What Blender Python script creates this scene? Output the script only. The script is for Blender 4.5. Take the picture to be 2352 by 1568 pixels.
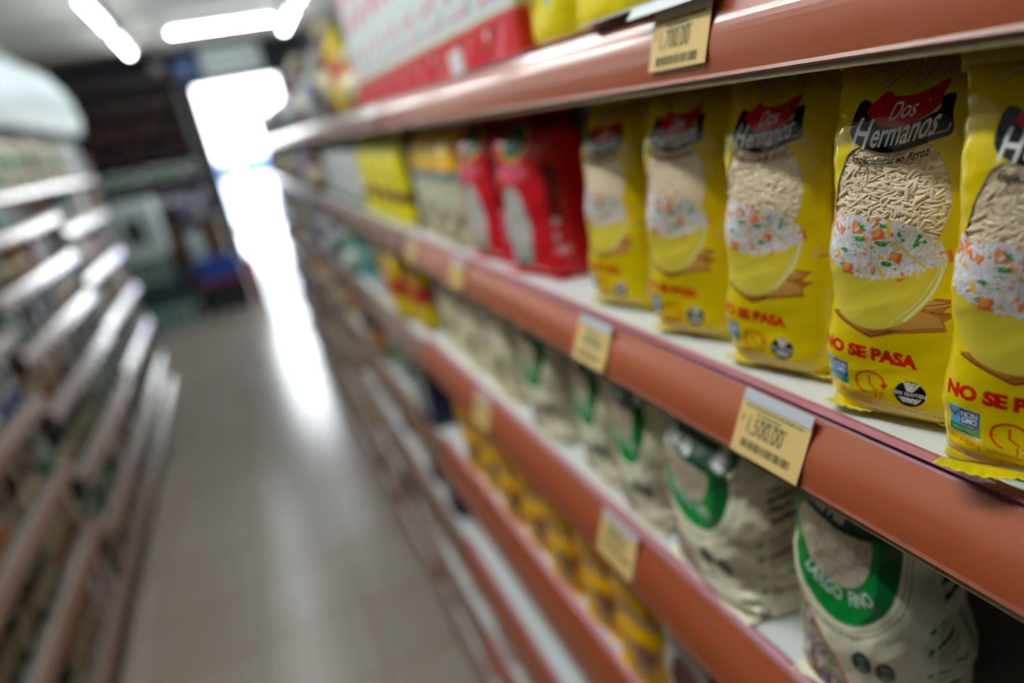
import bpy, bmesh, math, random
import numpy as np
from mathutils import Matrix, Vector

# ------------------------------------------------------------------ clear
for o in list(bpy.data.objects):
    bpy.data.objects.remove(o, do_unlink=True)
C = bpy.context.scene.collection
sc = bpy.context.scene
R = math.radians
EYE = 1.5                       # camera height above the floor

# ------------------------------------------------------------------ camera
f_px = 1568.0
d = np.array([-661., -432., f_px]); d /= np.linalg.norm(d)          # aisle direction seen by the camera
v = np.array([857., 4380., f_px]); v /= np.linalg.norm(v)
v -= d * (v @ d); v /= np.linalg.norm(v)
upc = -v
rc = np.cross(d, upc)
Mw = np.array([rc, d, upc])     # world = Mw @ camera(x right, y down, z forward)
cx_, cy_, cz_ = Mw @ np.array([1., 0, 0]), Mw @ np.array([0, 1., 0]), Mw @ np.array([0, 0, 1.])
cam_d = bpy.data.cameras.new('camera')
cam = bpy.data.objects.new('camera', cam_d)
C.objects.link(cam)
m = Matrix.Identity(4)
for i in range(3):
    m[i][0] = cx_[i]; m[i][1] = -cy_[i]; m[i][2] = -cz_[i]
m[2][3] = EYE
cam.matrix_world = m
cam_d.sensor_width = 36.0
cam_d.lens = f_px / 2352 * 36.0
cam_d.clip_start = 0.02
cam_d.dof.use_dof = True
cam_d.dof.focus_distance = 0.308
cam_d.dof.aperture_fstop = 2.5
sc.camera = cam

# ------------------------------------------------------------------ view
sc.view_settings.view_transform = 'Standard'
sc.view_settings.look = 'None'
sc.view_settings.exposure = 0.0
sc.view_settings.gamma = 1.0
sc.view_settings.use_curve_mapping = False
cy = sc.cycles
cy.use_denoising = True
cy.max_bounces = 7
cy.diffuse_bounces = 4
cy.glossy_bounces = 3
cy.transmission_bounces = 4
cy.transparent_max_bounces = 10
cy.sample_clamp_indirect = 6.0
cy.caustics_reflective = False
cy.caustics_refractive = False

# ------------------------------------------------------------------ sky, daylight and lamps
W_ = bpy.data.worlds.new('sky'); sc.world = W_
W_.use_nodes = True
bg = W_.node_tree.nodes['Background']
bg.inputs['Color'].default_value = (0.80, 0.90, 1.0, 1)
bg.inputs['Strength'].default_value = 13.0

def portal(name, loc, sx, sy, rot):
    l = bpy.data.lights.new(name, 'AREA'); l.shape = 'RECTANGLE'; l.size = sx; l.size_y = sy
    l.cycles.is_portal = True
    o = bpy.data.objects.new(name, l); o.location = loc; o.rotation_euler = rot; C.objects.link(o)
portal('doorway_daylight', (0.36, 9.05, 1.14), 1.0, 2.28, (R(-90), 0, 0))
sun_d = bpy.data.lights.new('sun', 'SUN'); sun_d.energy = 14.0; sun_d.angle = R(1); sun_d.color = (1, .95, .88)
sun = bpy.data.objects.new('sun', sun_d); sun.rotation_euler = (R(38), R(20), R(10)); C.objects.link(sun)
TUBE_POWER = 42.0               # emission strength of the fluorescent tubes
TUBE_COLOR = (0.92, 0.985, 1.0)

# ------------------------------------------------------------------ helpers
def lin(c):
    return tuple(((x / 255) / 12.92 if x / 255 <= .04045 else ((x / 255 + .055) / 1.055) ** 2.4) for x in c[:3])

def mat(name, rgb, rough=.5, metal=0, coat=0, noise=0, nscale=20, bump=0, bscale=60, spec=.5):
    """rgb in sRGB 0..255"""
    mm = bpy.data.materials.new(name); mm.use_nodes = True
    nt = mm.node_tree; b = nt.nodes['Principled BSDF']
    c = lin(rgb)
    b.inputs['Base Color'].default_value = (*c, 1)
    b.inputs['Roughness'].default_value = rough
    b.inputs['Metallic'].default_value = metal
    b.inputs['Coat Weight'].default_value = coat
    b.inputs['Coat Roughness'].default_value = .12
    b.inputs['Specular IOR Level'].default_value = spec
    tc = nt.nodes.new('ShaderNodeTexCoord')
    if noise:
        n = nt.nodes.new('ShaderNodeTexNoise'); n.inputs['Scale'].default_value = nscale; n.inputs['Detail'].default_value = 6
        r = nt.nodes.new('ShaderNodeMix'); r.data_type = 'RGBA'
        r.inputs['A'].default_value = (*[x * (1 - noise) for x in c], 1)
        r.inputs['B'].default_value = (*[min(1, x * (1 + noise)) for x in c], 1)
        nt.links.new(tc.outputs['Object'], n.inputs['Vector'])
        nt.links.new(n.outputs['Fac'], r.inputs['Factor']); nt.links.new(r.outputs['Result'], b.inputs['Base Color'])
    if bump:
        n2 = nt.nodes.new('ShaderNodeTexNoise'); n2.inputs['Scale'].default_value = bscale; n2.inputs['Detail'].default_value = 4
        bb = nt.nodes.new('ShaderNodeBump'); bb.inputs['Strength'].default_value = bump; bb.inputs['Distance'].default_value = .002
        nt.links.new(tc.outputs['Object'], n2.inputs['Vector'])
        nt.links.new(n2.outputs['Fac'], bb.inputs['Height']); nt.links.new(bb.outputs['Normal'], b.inputs['Normal'])
    return mm

def emis(name, rgb, s):
    mm = bpy.data.materials.new(name); mm.use_nodes = True
    b = mm.node_tree.nodes['Principled BSDF']
    b.inputs['Base Color'].default_value = (.8, .8, .8, 1)
    b.inputs['Emission Color'].default_value = (*rgb, 1); b.inputs['Emission Strength'].default_value = s
    return mm

def tag(o, label=None, cat=None, group=None, kind=None):
    if label: o['label'] = label
    if cat: o['category'] = cat
    if group: o['group'] = group
    if kind: o['kind'] = kind
    return o

def empty(name, loc=(0, 0, 0), rz=0):
    o = bpy.data.objects.new(name, None); o.empty_display_size = .02
    o.location = loc; o.rotation_euler = (0, 0, rz); C.objects.link(o)
    return o

def link_mesh(name, me, parent=None, mats=()):
    for mm in mats: me.materials.append(mm)
    o = bpy.data.objects.new(name, me); C.objects.link(o)
    if parent: o.parent = parent
    return o

def kids(o):
    return [c for c in bpy.data.objects if c.parent == o]

KIDS = {}
def dup(o, loc=None, rz=None, parent=None, scale=None):
    """a thing with copies of its parts and their sub-parts"""
    c = o.copy(); C.objects.link(c)
    if parent: c.parent = parent
    if loc is not None: c.location = loc
    if rz is not None: c.rotation_euler = (0, 0, rz)
    if scale is not None: c.scale = scale
    key = o.name
    if key not in KIDS:
        KIDS[key] = [k.name for k in kids(o)]
    for k in KIDS[key]:
        dup(bpy.data.objects[k], parent=c)
    return c

class MB:
    """collects shapes into ONE mesh object"""
    def __init__(s): s.v = []; s.f = []; s.m = []; s.sm = []; s.mats = []
    def mi(s, mm):
        if mm not in s.mats: s.mats.append(mm)
        return s.mats.index(mm)
    def add(s, vs, fs, mm, smooth=False):
        b = len(s.v); s.v += [tuple(x) for x in vs]; i = s.mi(mm)
        for f in fs:
            s.f.append([b + k for k in f]); s.m.append(i); s.sm.append(smooth)
        return s
    def box(s, x0, x1, y0, y1, z0, z1, mm, bev=0):
        if bev <= 0:
            vs = [(x0, y0, z0), (x1, y0, z0), (x1, y1, z0), (x0, y1, z0), (x0, y0, z1), (x1, y0, z1), (x1, y1, z1), (x0, y1, z1)]
            return s.add(vs, [(0, 3, 2, 1), (4, 5, 6, 7), (0, 1, 5, 4), (1, 2, 6, 5), (2, 3, 7, 6), (3, 0, 4, 7)], mm)
        bm = bmesh.new(); bmesh.ops.create_cube(bm, size=1)
        bmesh.ops.scale(bm, vec=(x1 - x0, y1 - y0, z1 - z0), verts=bm.verts)
        bmesh.ops.bevel(bm, geom=bm.edges[:], offset=bev, segments=2, affect='EDGES', profile=.5)
        bmesh.ops.translate(bm, vec=((x0 + x1) / 2, (y0 + y1) / 2, (z0 + z1) / 2), verts=bm.verts)
        bm.verts.index_update()
        s.add([q.co[:] for q in bm.verts], [[q.index for q in f.verts] for f in bm.faces], mm); bm.free()
        return s
    def lathe(s, prof, mm, n=16, c=(0, 0), smooth=True):
        vs = []; fs = []
        for r, z in prof:
            for k in range(n):
                a = 2 * math.pi * k / n; vs.append((c[0] + r * math.cos(a), c[1] + r * math.sin(a), z))
        for j in range(len(prof) - 1):
            for k in range(n):
                k2 = (k + 1) % n; fs.append((j * n + k, j * n + k2, (j + 1) * n + k2, (j + 1) * n + k))
        fs.append(list(range(n))[::-1]); fs.append([(len(prof) - 1) * n + k for k in range(n)])
        return s.add(vs, fs, mm, smooth)
    def tube(s, p0, p1, r, mm, n=10, smooth=True):
        p0 = Vector(p0); p1 = Vector(p1); a = (p1 - p0).normalized()
        u = a.orthogonal().normalized(); w = a.cross(u); vs = []
        for p in (p0, p1):
            for k in range(n):
                t = 2 * math.pi * k / n; vs.append(p + r * (math.cos(t) * u + math.sin(t) * w))
        fs = [(k, (k + 1) % n, n + (k + 1) % n, n + k) for k in range(n)] + [list(range(n))[::-1], list(range(n, 2 * n))]
        return s.add(vs, fs, mm, smooth)
    def sweep(s, prof, y0, y1, mm_list, closed=True, ny=1, smooth=False):
        """profile in (x, z) swept along y; one material per profile edge"""
        n = len(prof)
        ys = [y0 + (y1 - y0) * j / ny for j in range(ny + 1)]
        b = len(s.v)
        for y in ys: s.v += [(x, y, z) for x, z in prof]
        for j in range(ny):
            for k in range(n if closed else n - 1):
                k2 = (k + 1) % n
                s.f.append([b + j * n + k, b + j * n + k2, b + (j + 1) * n + k2, b + (j + 1) * n + k])
                s.m.append(s.mi(mm_list[k % len(mm_list)])); s.sm.append(smooth)
        if closed:
            for e in (0, ny):
                s.f.append([b + e * n + k for k in range(n)]); s.m.append(s.mi(mm_list[0])); s.sm.append(False)
        return s
    def build(s, name, parent=None):
        me = bpy.data.meshes.new(name); me.from_pydata(s.v, [], s.f)
        me.polygons.foreach_set('material_index', s.m); me.polygons.foreach_set('use_smooth', s.sm)
        bm = bmesh.new(); bm.from_mesh(me); bmesh.ops.recalc_face_normals(bm, faces=bm.faces); bm.to_mesh(me); bm.free()
        me.update()
        return link_mesh(name, me, parent, s.mats)

def struct(name, mb): return tag(mb.build(name), kind='structure')
# ------------------------------------------------------------------ printed artwork as albedo on the mesh vertices
def L(c): return np.array([*lin(c), 1.0], np.float32)
_TX = {}
def text_tris(s, bold=0.0):
    key = (s, bold)
    if key in _TX: return _TX[key]
    cu = bpy.data.curves.new('t', 'FONT'); cu.body = s; cu.size = 1.0; cu.offset = bold; cu.resolution_u = 3
    ob = bpy.data.objects.new('t', cu); C.objects.link(ob)
    dg = bpy.context.evaluated_depsgraph_get()
    me = bpy.data.meshes.new_from_object(ob.evaluated_get(dg), depsgraph=dg)
    me.calc_loop_triangles()
    V = np.array([q.co[:2] for q in me.vertices]) if len(me.vertices) else np.zeros((0, 2))
    T = np.array([t.vertices[:] for t in me.loop_triangles], int)
    bpy.data.objects.remove(ob); bpy.data.curves.remove(cu); bpy.data.meshes.remove(me)
    _TX[key] = (V, T)
    return _TX[key]

class Art:
    """flat printed design, x = -w/2..w/2 and y = 0..h in millimetres"""
    def __init__(s, w, h, ppm, bgc):
        s.w, s.h, s.p = w, h, ppm
        s.a = np.zeros((int(h * ppm), int(w * ppm), 4), np.float32); s.a[:] = L(bgc)
    def _win(s, x0, x1, y0, y1):
        H, Wd = s.a.shape[:2]
        i0 = max(0, int((x0 + s.w / 2) * s.p) - 1); i1 = min(Wd, int((x1 + s.w / 2) * s.p) + 2)
        j0 = max(0, int(y0 * s.p) - 1); j1 = min(H, int(y1 * s.p) + 2)
        if i1 <= i0 or j1 <= j0: return None
        X = (np.arange(i0, i1) + .5) / s.p - s.w / 2; Y = (np.arange(j0, j1) + .5) / s.p
        return (slice(j0, j1), slice(i0, i1)), X[None, :], Y[:, None]
    def _put(s, sl, mask, col, a=1.0):
        c = L(col) if len(col) == 3 else np.array(col, np.float32)
        t = s.a[sl]
        t[mask] = t[mask] * (1 - a) + c * a
    def poly(s, pts, col, a=1.0):
        P = np.array(pts, float); w = s._win(P[:, 0].min(), P[:, 0].max(), P[:, 1].min(), P[:, 1].max())
        if w is None: return
        sl, X, Y = w; ins = np.zeros((Y.shape[0], X.shape[1]), bool)
        for k in range(len(P)):
            x0, y0 = P[k]; x1, y1 = P[(k + 1) % len(P)]
            if y0 == y1: continue
            c = ((Y > y0) != (Y > y1)) & (X < (x1 - x0) * (Y - y0) / (y1 - y0) + x0)
            ins ^= c
        s._put(sl, ins, col, a)
    def ell(s, x, y, rx, ry, col, rot=0, a=1.0, ring=0):
        r = max(rx, ry); w = s._win(x - r, x + r, y - r, y + r)
        if w is None: return
        sl, X, Y = w; c, q = math.cos(rot), math.sin(rot)
        u = (X - x) * c + (Y - y) * q; t = -(X - x) * q + (Y - y) * c
        dd = (u / rx) ** 2 + (t / ry) ** 2
        mk = dd <= 1
        if ring: mk &= (u / (rx - ring)) ** 2 + (t / (ry - ring)) ** 2 >= 1
        s._put(sl, mk, col, a)
    def stroke(s, pts, wd, col, a=1.0):
        P = np.array(pts, float); w = s._win(P[:, 0].min() - wd, P[:, 0].max() + wd, P[:, 1].min() - wd, P[:, 1].max() + wd)
        if w is None: return
        sl, X, Y = w; mk = np.zeros((Y.shape[0], X.shape[1]), bool)
        for k in range(len(P) - 1):
            p, q = P[k], P[k + 1]; dx, dy = q - p; l2 = dx * dx + dy * dy + 1e-9
            t = np.clip(((X - p[0]) * dx + (Y - p[1]) * dy) / l2, 0, 1)
            mk |= (X - p[0] - t * dx) ** 2 + (Y - p[1] - t * dy) ** 2 <= (wd / 2) ** 2
        s._put(sl, mk, col, a)
    def text(s, t, x, y, size, col, xs=1.0, shear=0.0, rot=0.0, align='l', bold=0.0, warp=None):
        V, T = text_tris(t, bold)
        if len(T) == 0: return
        V = V.copy(); wd = V[:, 0].max() - V[:, 0].min(); V[:, 0] -= V[:, 0].min()
        if align == 'c': V[:, 0] -= wd / 2
        V[:, 0] = (V[:, 0] * xs + V[:, 1] * shear) * size; V[:, 1] *= size
        c, q = math.cos(rot), math.sin(rot)
        U = np.stack([V[:, 0] * c - V[:, 1] * q + x, V[:, 0] * q + V[:, 1] * c + y], 1)
        if warp is not None: U = np.array([warp(*p) for p in U])
        for tr in T:
            A, B, D = U[tr]
            w = s._win(min(A[0], B[0], D[0]), max(A[0], B[0], D[0]), min(A[1], B[1], D[1]), max(A[1], B[1], D[1]))
            if w is None: continue
            sl, X, Y = w
            e = [(q2[0] - p2[0]) * (Y - p2[1]) - (q2[1] - p2[1]) * (X - p2[0]) for p2, q2 in ((A, B), (B, D), (D, A))]
            mk = ((e[0] >= 0) & (e[1] >= 0) & (e[2] >= 0)) | ((e[0] <= 0) & (e[1] <= 0) & (e[2] <= 0))
            s._put(sl, mk, col)
    def sample(s, X, Y, step):
        k = max(1, int(round(step * s.p)))
        H, Wd = s.a.shape[:2]; H2, W2 = H // k, Wd // k
        A = s.a[:H2 * k, :W2 * k].reshape(H2, k, W2, k, 4).mean((1, 3))
        fx = (X + s.w / 2) * s.p / k - .5; fy = Y * s.p / k - .5
        fx = np.mod(fx, W2); fy = np.clip(fy, 0, H2 - 1.001)
        i = np.floor(fx).astype(int); j = fy.astype(int); u = (fx - i)[:, None]; t = (fy - j)[:, None]
        i = i % W2; i2 = (i + 1) % W2
        return (A[j, i] * (1 - u) * (1 - t) + A[j, i2] * u * (1 - t) + A[j + 1, i] * (1 - u) * t + A[j + 1, i2] * u * t).astype(np.float32)

def spline(P, n=10, closed=True):
    P = np.array(P, float); out = []; N = len(P)
    for k in range(N if closed else N - 1):
        if closed: a, b, c, e = P[(k - 1) % N], P[k], P[(k + 1) % N], P[(k + 2) % N]
        else: a, b, c, e = P[max(k - 1, 0)], P[k], P[k + 1], P[min(k + 2, N - 1)]
        for q in range(n):
            t = q / n
            out.append(.5 * ((2 * b) + (-a + c) * t + (2 * a - 5 * b + 4 * c - e) * t * t + (-a + 3 * b - 3 * c + e) * t ** 3))
    if not closed: out.append(P[-1])
    return out

def film_material(name, rough=.22, bump=.25, bscale=90, coat=0.0, window=False):
    """printed plastic film: colour from the mesh, crinkles as bump, clear where the print is missing"""
    mm = bpy.data.materials.new(name); mm.use_nodes = True
    nt = mm.node_tree; b = nt.nodes['Principled BSDF']; out = nt.nodes['Material Output']
    at = nt.nodes.new('ShaderNodeAttribute'); at.attribute_name = 'print'
    nt.links.new(at.outputs['Color'], b.inputs['Base Color'])
    b.inputs['Roughness'].default_value = rough; b.inputs['Coat Weight'].default_value = coat
    tc = nt.nodes.new('ShaderNodeTexCoord')
    n2 = nt.nodes.new('ShaderNodeTexNoise'); n2.inputs['Scale'].default_value = bscale; n2.inputs['Detail'].default_value = 3
    n2.inputs['Distortion'].default_value = .6
    n4 = nt.nodes.new('ShaderNodeTexNoise'); n4.inputs['Scale'].default_value = bscale * .33; n4.inputs['Detail'].default_value = 2; n4.inputs['Distortion'].default_value = 1.6; n4.noise_type = 'RIDGED_MULTIFRACTAL'
    nt.links.new(tc.outputs['Object'], n4.inputs['Vector'])
    b0 = nt.nodes.new('ShaderNodeBump'); b0.inputs['Strength'].default_value = min(1, bump * 1.3); b0.inputs['Distance'].default_value = .0022
    nt.links.new(n4.outputs['Fac'], b0.inputs['Height'])
    bb = nt.nodes.new('ShaderNodeBump'); bb.inputs['Strength'].default_value = bump; bb.inputs['Distance'].default_value = .0015
    nt.links.new(b0.outputs['Normal'], bb.inputs['Normal'])
    nt.links.new(tc.outputs['Object'], n2.inputs['Vector'])
    nt.links.new(n2.outputs['Fac'], bb.inputs['Height']); nt.links.new(bb.outputs['Normal'], b.inputs['Normal'])
    if window:
        tr = nt.nodes.new('ShaderNodeBsdfTransparent'); tr.inputs['Color'].default_value = (.97, .97, .96, 1)
        gl = nt.nodes.new('ShaderNodeBsdfGlossy'); gl.inputs['Roughness'].default_value = .13
        nt.links.new(bb.outputs['Normal'], gl.inputs['Normal'])
        fr = nt.nodes.new('ShaderNodeFresnel'); fr.inputs['IOR'].default_value = 1.45
        nt.links.new(bb.outputs['Normal'], fr.inputs['Normal'])
        geo = nt.nodes.new('ShaderNodeNewGeometry'); inv = nt.nodes.new('ShaderNodeMath'); inv.operation = 'SUBTRACT'; inv.inputs[0].default_value = 1
        mul = nt.nodes.new('ShaderNodeMath'); mul.operation = 'MULTIPLY'
        nt.links.new(geo.outputs['Backfacing'], inv.inputs[1]); nt.links.new(inv.outputs[0], mul.inputs[0]); nt.links.new(fr.outputs[0], mul.inputs[1])
        m1 = nt.nodes.new('ShaderNodeMixShader'); m2 = nt.nodes.new('ShaderNodeMixShader')
        nt.links.new(mul.outputs[0], m1.inputs[0]); nt.links.new(tr.outputs[0], m1.inputs[1]); nt.links.new(gl.outputs[0], m1.inputs[2])
        nt.links.new(at.outputs['Alpha'], m2.inputs[0]); nt.links.new(m1.outputs[0], m2.inputs[1]); nt.links.new(b.outputs[0], m2.inputs[2])
        nt.links.new(m2.outputs[0], out.inputs['Surface'])
    return mm

class Pillow:
    """pillow-shaped film bag; front faces -Y, base on z = 0, sizes in mm"""
    def __init__(s, W, D, H, seed=0, lump=1.0, ex=.62, top_flat=42, bot=13, squash=0):
        s.W, s.D, s.H, s.seed, s.lump, s.ex, s.tf, s.bot = W, D, H, seed, lump, ex, top_flat, bot
        th = np.linspace(-math.pi, math.pi, 2001)
        x, y = s._sec(th)
        ds = np.hypot(np.diff(x), np.diff(y)); S = np.concatenate([[0], np.cumsum(ds)])
        s.per = S[-1]; s.S = S - S[-1] / 2; s.th = th
        rs = np.random.RandomState(seed + 11)
        s.waves = [(rs.uniform(-.09, .09), rs.uniform(.03, .16) , rs.uniform(0, 6.28), rs.uniform(.5, 1)) for _ in range(7)]
        s.fine = [(rs.uniform(-.30, .30), rs.uniform(.05, .30), rs.uniform(0, 6.28), rs.uniform(.3, 1)) for _ in range(9)]
    def _sec(s, th):
        # th = 0 is the front centre (-y)
        sx, cz = np.sin(th), np.cos(th)
        return s.W / 2 * np.sign(sx) * np.abs(sx) ** s.ex, -s.D / 2 * np.sign(cz) * np.abs(cz) ** s.ex
    def pos(s, arc, t, off=0.0):
        th = np.interp(arc, s.S, s.th); x, y = s._sec(th)
        b = np.clip(t / s.bot, 0, 1); u = np.clip((s.H - t) / s.tf, 0, 1)
        fb = .60 + .40 * np.sqrt(np.clip(1 - (1 - b) ** 2, 0, 1)); fu = .07 + .93 * np.sin(u * math.pi / 2) ** .8
        gx = (.95 + .05 * b) * (1.02 - .075 * np.clip(t / s.H, 0, 1) + .03 * (1 - u) - .035 * np.sin(np.clip(t / s.H, 0, 1) * math.pi))
        gy = fb * fu * (1 + .06 * np.sin(np.clip(t / s.H, 0, 1) * math.pi * .9))
        X = x * gx; Y = y * gy
        nx, ny = x / (s.W / 2) ** 2, y / (s.D / 2) ** 2; nn = np.hypot(nx, ny) + 1e-9; nx, ny = nx / nn, ny / nn
        dsp = np.zeros_like(X)
        for a, b2, p, am in s.waves: dsp += am * np.sin(a * arc + b2 * t + p)
        edge = .25 + .75 * (np.clip(1 - t / 45, 0, 1) + np.clip(1 - (s.H - t) / 55, 0, 1) + .8 * np.clip((np.abs(arc) - s.W * .36) / 12, 0, 1) * (np.abs(arc) < s.W))
        for a, b2, p, am in s.fine:
            q = np.sin(a * arc + b2 * t + p); dsp += .55 * am * edge * (1 - 2 * np.abs(q)) * .6
        dsp = dsp * .38 * s.lump * np.clip(t / 5, 0, 1)
        # corner darts at the foot
        dart = np.exp(-((np.abs(arc) - s.W * .44) / 7) ** 2) * np.clip(1 - t / 34, 0, 1)
        dsp -= 2.2 * s.lump * dart * np.sin(t * .33) ** 2
        X = X + nx * (dsp + off); Y = Y + ny * (dsp + off)
        Z = t + .5 * s.lump * np.sin(arc * .12 + s.seed) * np.clip(t / s.H, 0, 1)
        return X, Y, Z

def grid_mesh(name, P, nu, nv, wrap_u, cap_bottom=False, flip=False):
    """P: (nv*nu, 3) rows of nu points"""
    me = bpy.data.meshes.new(name)
    i = np.arange(nu if wrap_u else nu - 1); j = np.arange(nv - 1)
    I, J = np.meshgrid(i, j); I2 = (I + 1) % nu
    q = np.stack([J * nu + I, J * nu + I2, (J + 1) * nu + I2, (J + 1) * nu + I], -1).reshape(-1, 4)
    if flip: q = q[:, ::-1]
    nf = len(q); loops = q.reshape(-1); starts = np.arange(nf) * 4; extra = 0
    if cap_bottom:
        cap = np.arange(nu)[::-1] if not flip else np.arange(nu)
        loops = np.concatenate([loops, cap]); starts = np.concatenate([starts, [nf * 4]]); nf += 1
    me.vertices.add(len(P)); me.vertices.foreach_set('co', P.astype(np.float32).ravel())
    me.loops.add(len(loops)); me.loops.foreach_set('vertex_index', loops.astype(np.int32))
    me.polygons.add(nf); me.polygons.foreach_set('loop_start', starts.astype(np.int32))
    me.polygons.foreach_set('use_smooth', np.ones(nf, bool))
    me.update(calc_edges=True); me.validate()
    return me

def set_print(me, col):
    a = me.color_attributes.new('print', 'FLOAT_COLOR', 'POINT')
    a.data.foreach_set('color', col.astype(np.float32).ravel())

def arc_samples(per, f0, f1, fine, coarse):
    out = [-per / 2]
    while out[-1] < per / 2 - coarse * .6:
        x = out[-1]; out.append(x + (fine if f0 <= x <= f1 else coarse))
    out = np.array(out); out = (out + per / 2) / (out[-1] + per / 2 + coarse * .5) * per - per / 2
    return out

def pillow_bag(name, pl, art, fmat, fine=2.0, coarse=4.0, f0=-50, f1=60, seal_rgb=(210, 190, 10), seals=True, fill=None, lip=0, tlen=12, remap=None):
    """root Empty > film, bottom_seal, top_seal (> crimps are in the mesh), rice"""
    root = empty(name)
    A = arc_samples(pl.per, f0, f1, fine, coarse); T = np.arange(0, pl.H + .01, fine); T[-1] = pl.H
    AA, TT = np.meshgrid(A, T); a, t = AA.ravel(), TT.ravel()
    X, Y, Z = pl.pos(a, t)
    me = grid_mesh('film', np.stack([X, Y, Z], 1) / 1000, len(A), len(T), True, cap_bottom=True)
    ra, rt = remap(a, t) if remap else (a, t)
    set_print(me, art.sample(ra, rt, fine))
    link_mesh('film', me, root, [fmat])
    if seals:
        sm = mat(name + '_seal', seal_rgb, .25, coat=.3)
        n = 46; rows = 7
        P = []
        for j in range(rows):
            for i in range(n):
                u = i / (n - 1) * 2 - 1; k = j / (rows - 1)
                P.append((u * pl.W * .45 + .4 * math.sin(9 * u), -pl.D / 2 * .62 - k * (pl.D / 2 * .38 + lip) + .8 * math.sin(3.1 * u + pl.seed) * k,
                          1.2 + .5 * math.sin(i * 2.1) * (k > .45) + 1.3 * k * math.sin(5 * u + pl.seed) + (1.6 * k)))
        me = grid_mesh('bottom_seal', np.array(P) / 1000, n, rows, False)
        o = link_mesh('bottom_seal', me, root, [sm])
        sd = o.modifiers.new('t', 'SOLIDIFY'); sd.thickness = .0005
        P = []
        for j in range(rows):
            for i in range(n):
                u = i / (n - 1) * 2 - 1; k = j / (rows - 1)
                P.append((u * pl.W * .505, .35 * math.sin(i * 2.1) + 2 * math.sin(2.4 * u + pl.seed) * k + 3 * k * k, pl.H - 1.5 + tlen * k))
        me = grid_mesh('top_seal', np.array(P) / 1000, n, rows, False)
        o = link_mesh('top_seal', me, root, [sm])
        sd = o.modifiers.new('t', 'SOLIDIFY'); sd.thickness = .0005
    if fill: fill(root, pl)
    return root

rnd = np.random.RandomState(5)
def rice_photo(A, x0, x1, y0, y1, inside, n=900, seed=3, grain=2.6, veg=1.0, vs=1.0):
    rs = np.random.RandomState(seed)
    for k in range(n):
        x, y = rs.uniform(x0, x1), rs.uniform(y0, y1)
        if not inside(x, y): continue
        g = rs.randint(215, 250); A.ell(x, y, grain * .5, grain * .19, (g, g - 4, g - 2), rs.uniform(0, 3.14))
        if rs.rand() < .35: A.ell(x + .6, y - .5, grain * .45, grain * .08, (170, 150, 160), rs.uniform(0, 3.14), a=.5)
        q = rs.rand()
        if q < .05 * veg:
            s = rs.uniform(1.4, 2.6) * vs; r0 = rs.uniform(0, 1.5)
            A.poly([(x + s * math.cos(r0 + z), y + s * .85 * math.sin(r0 + z)) for z in (0.2, 1.7, 3.2, 4.8)], (226, 118, 50))
            A.ell(x - s * .2, y + s * .15, s * .5, s * .4, (244, 160, 84), r0)
        elif q < .08 * veg:
            r0 = rs.uniform(0, 3.14); A.ell(x, y, rs.uniform(1.3, 2.2) * vs, .7 * vs, (40, 140, 60), r0); A.ell(x + .3, y + .3, 1.0, .35, (120, 190, 90), r0)
        elif q < .115 * veg:
            r0 = rs.uniform(0, 3.14); A.ell(x, y, rs.uniform(1.6, 3.0) * vs, .5 * vs, (240, 200, 30), r0)

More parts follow.
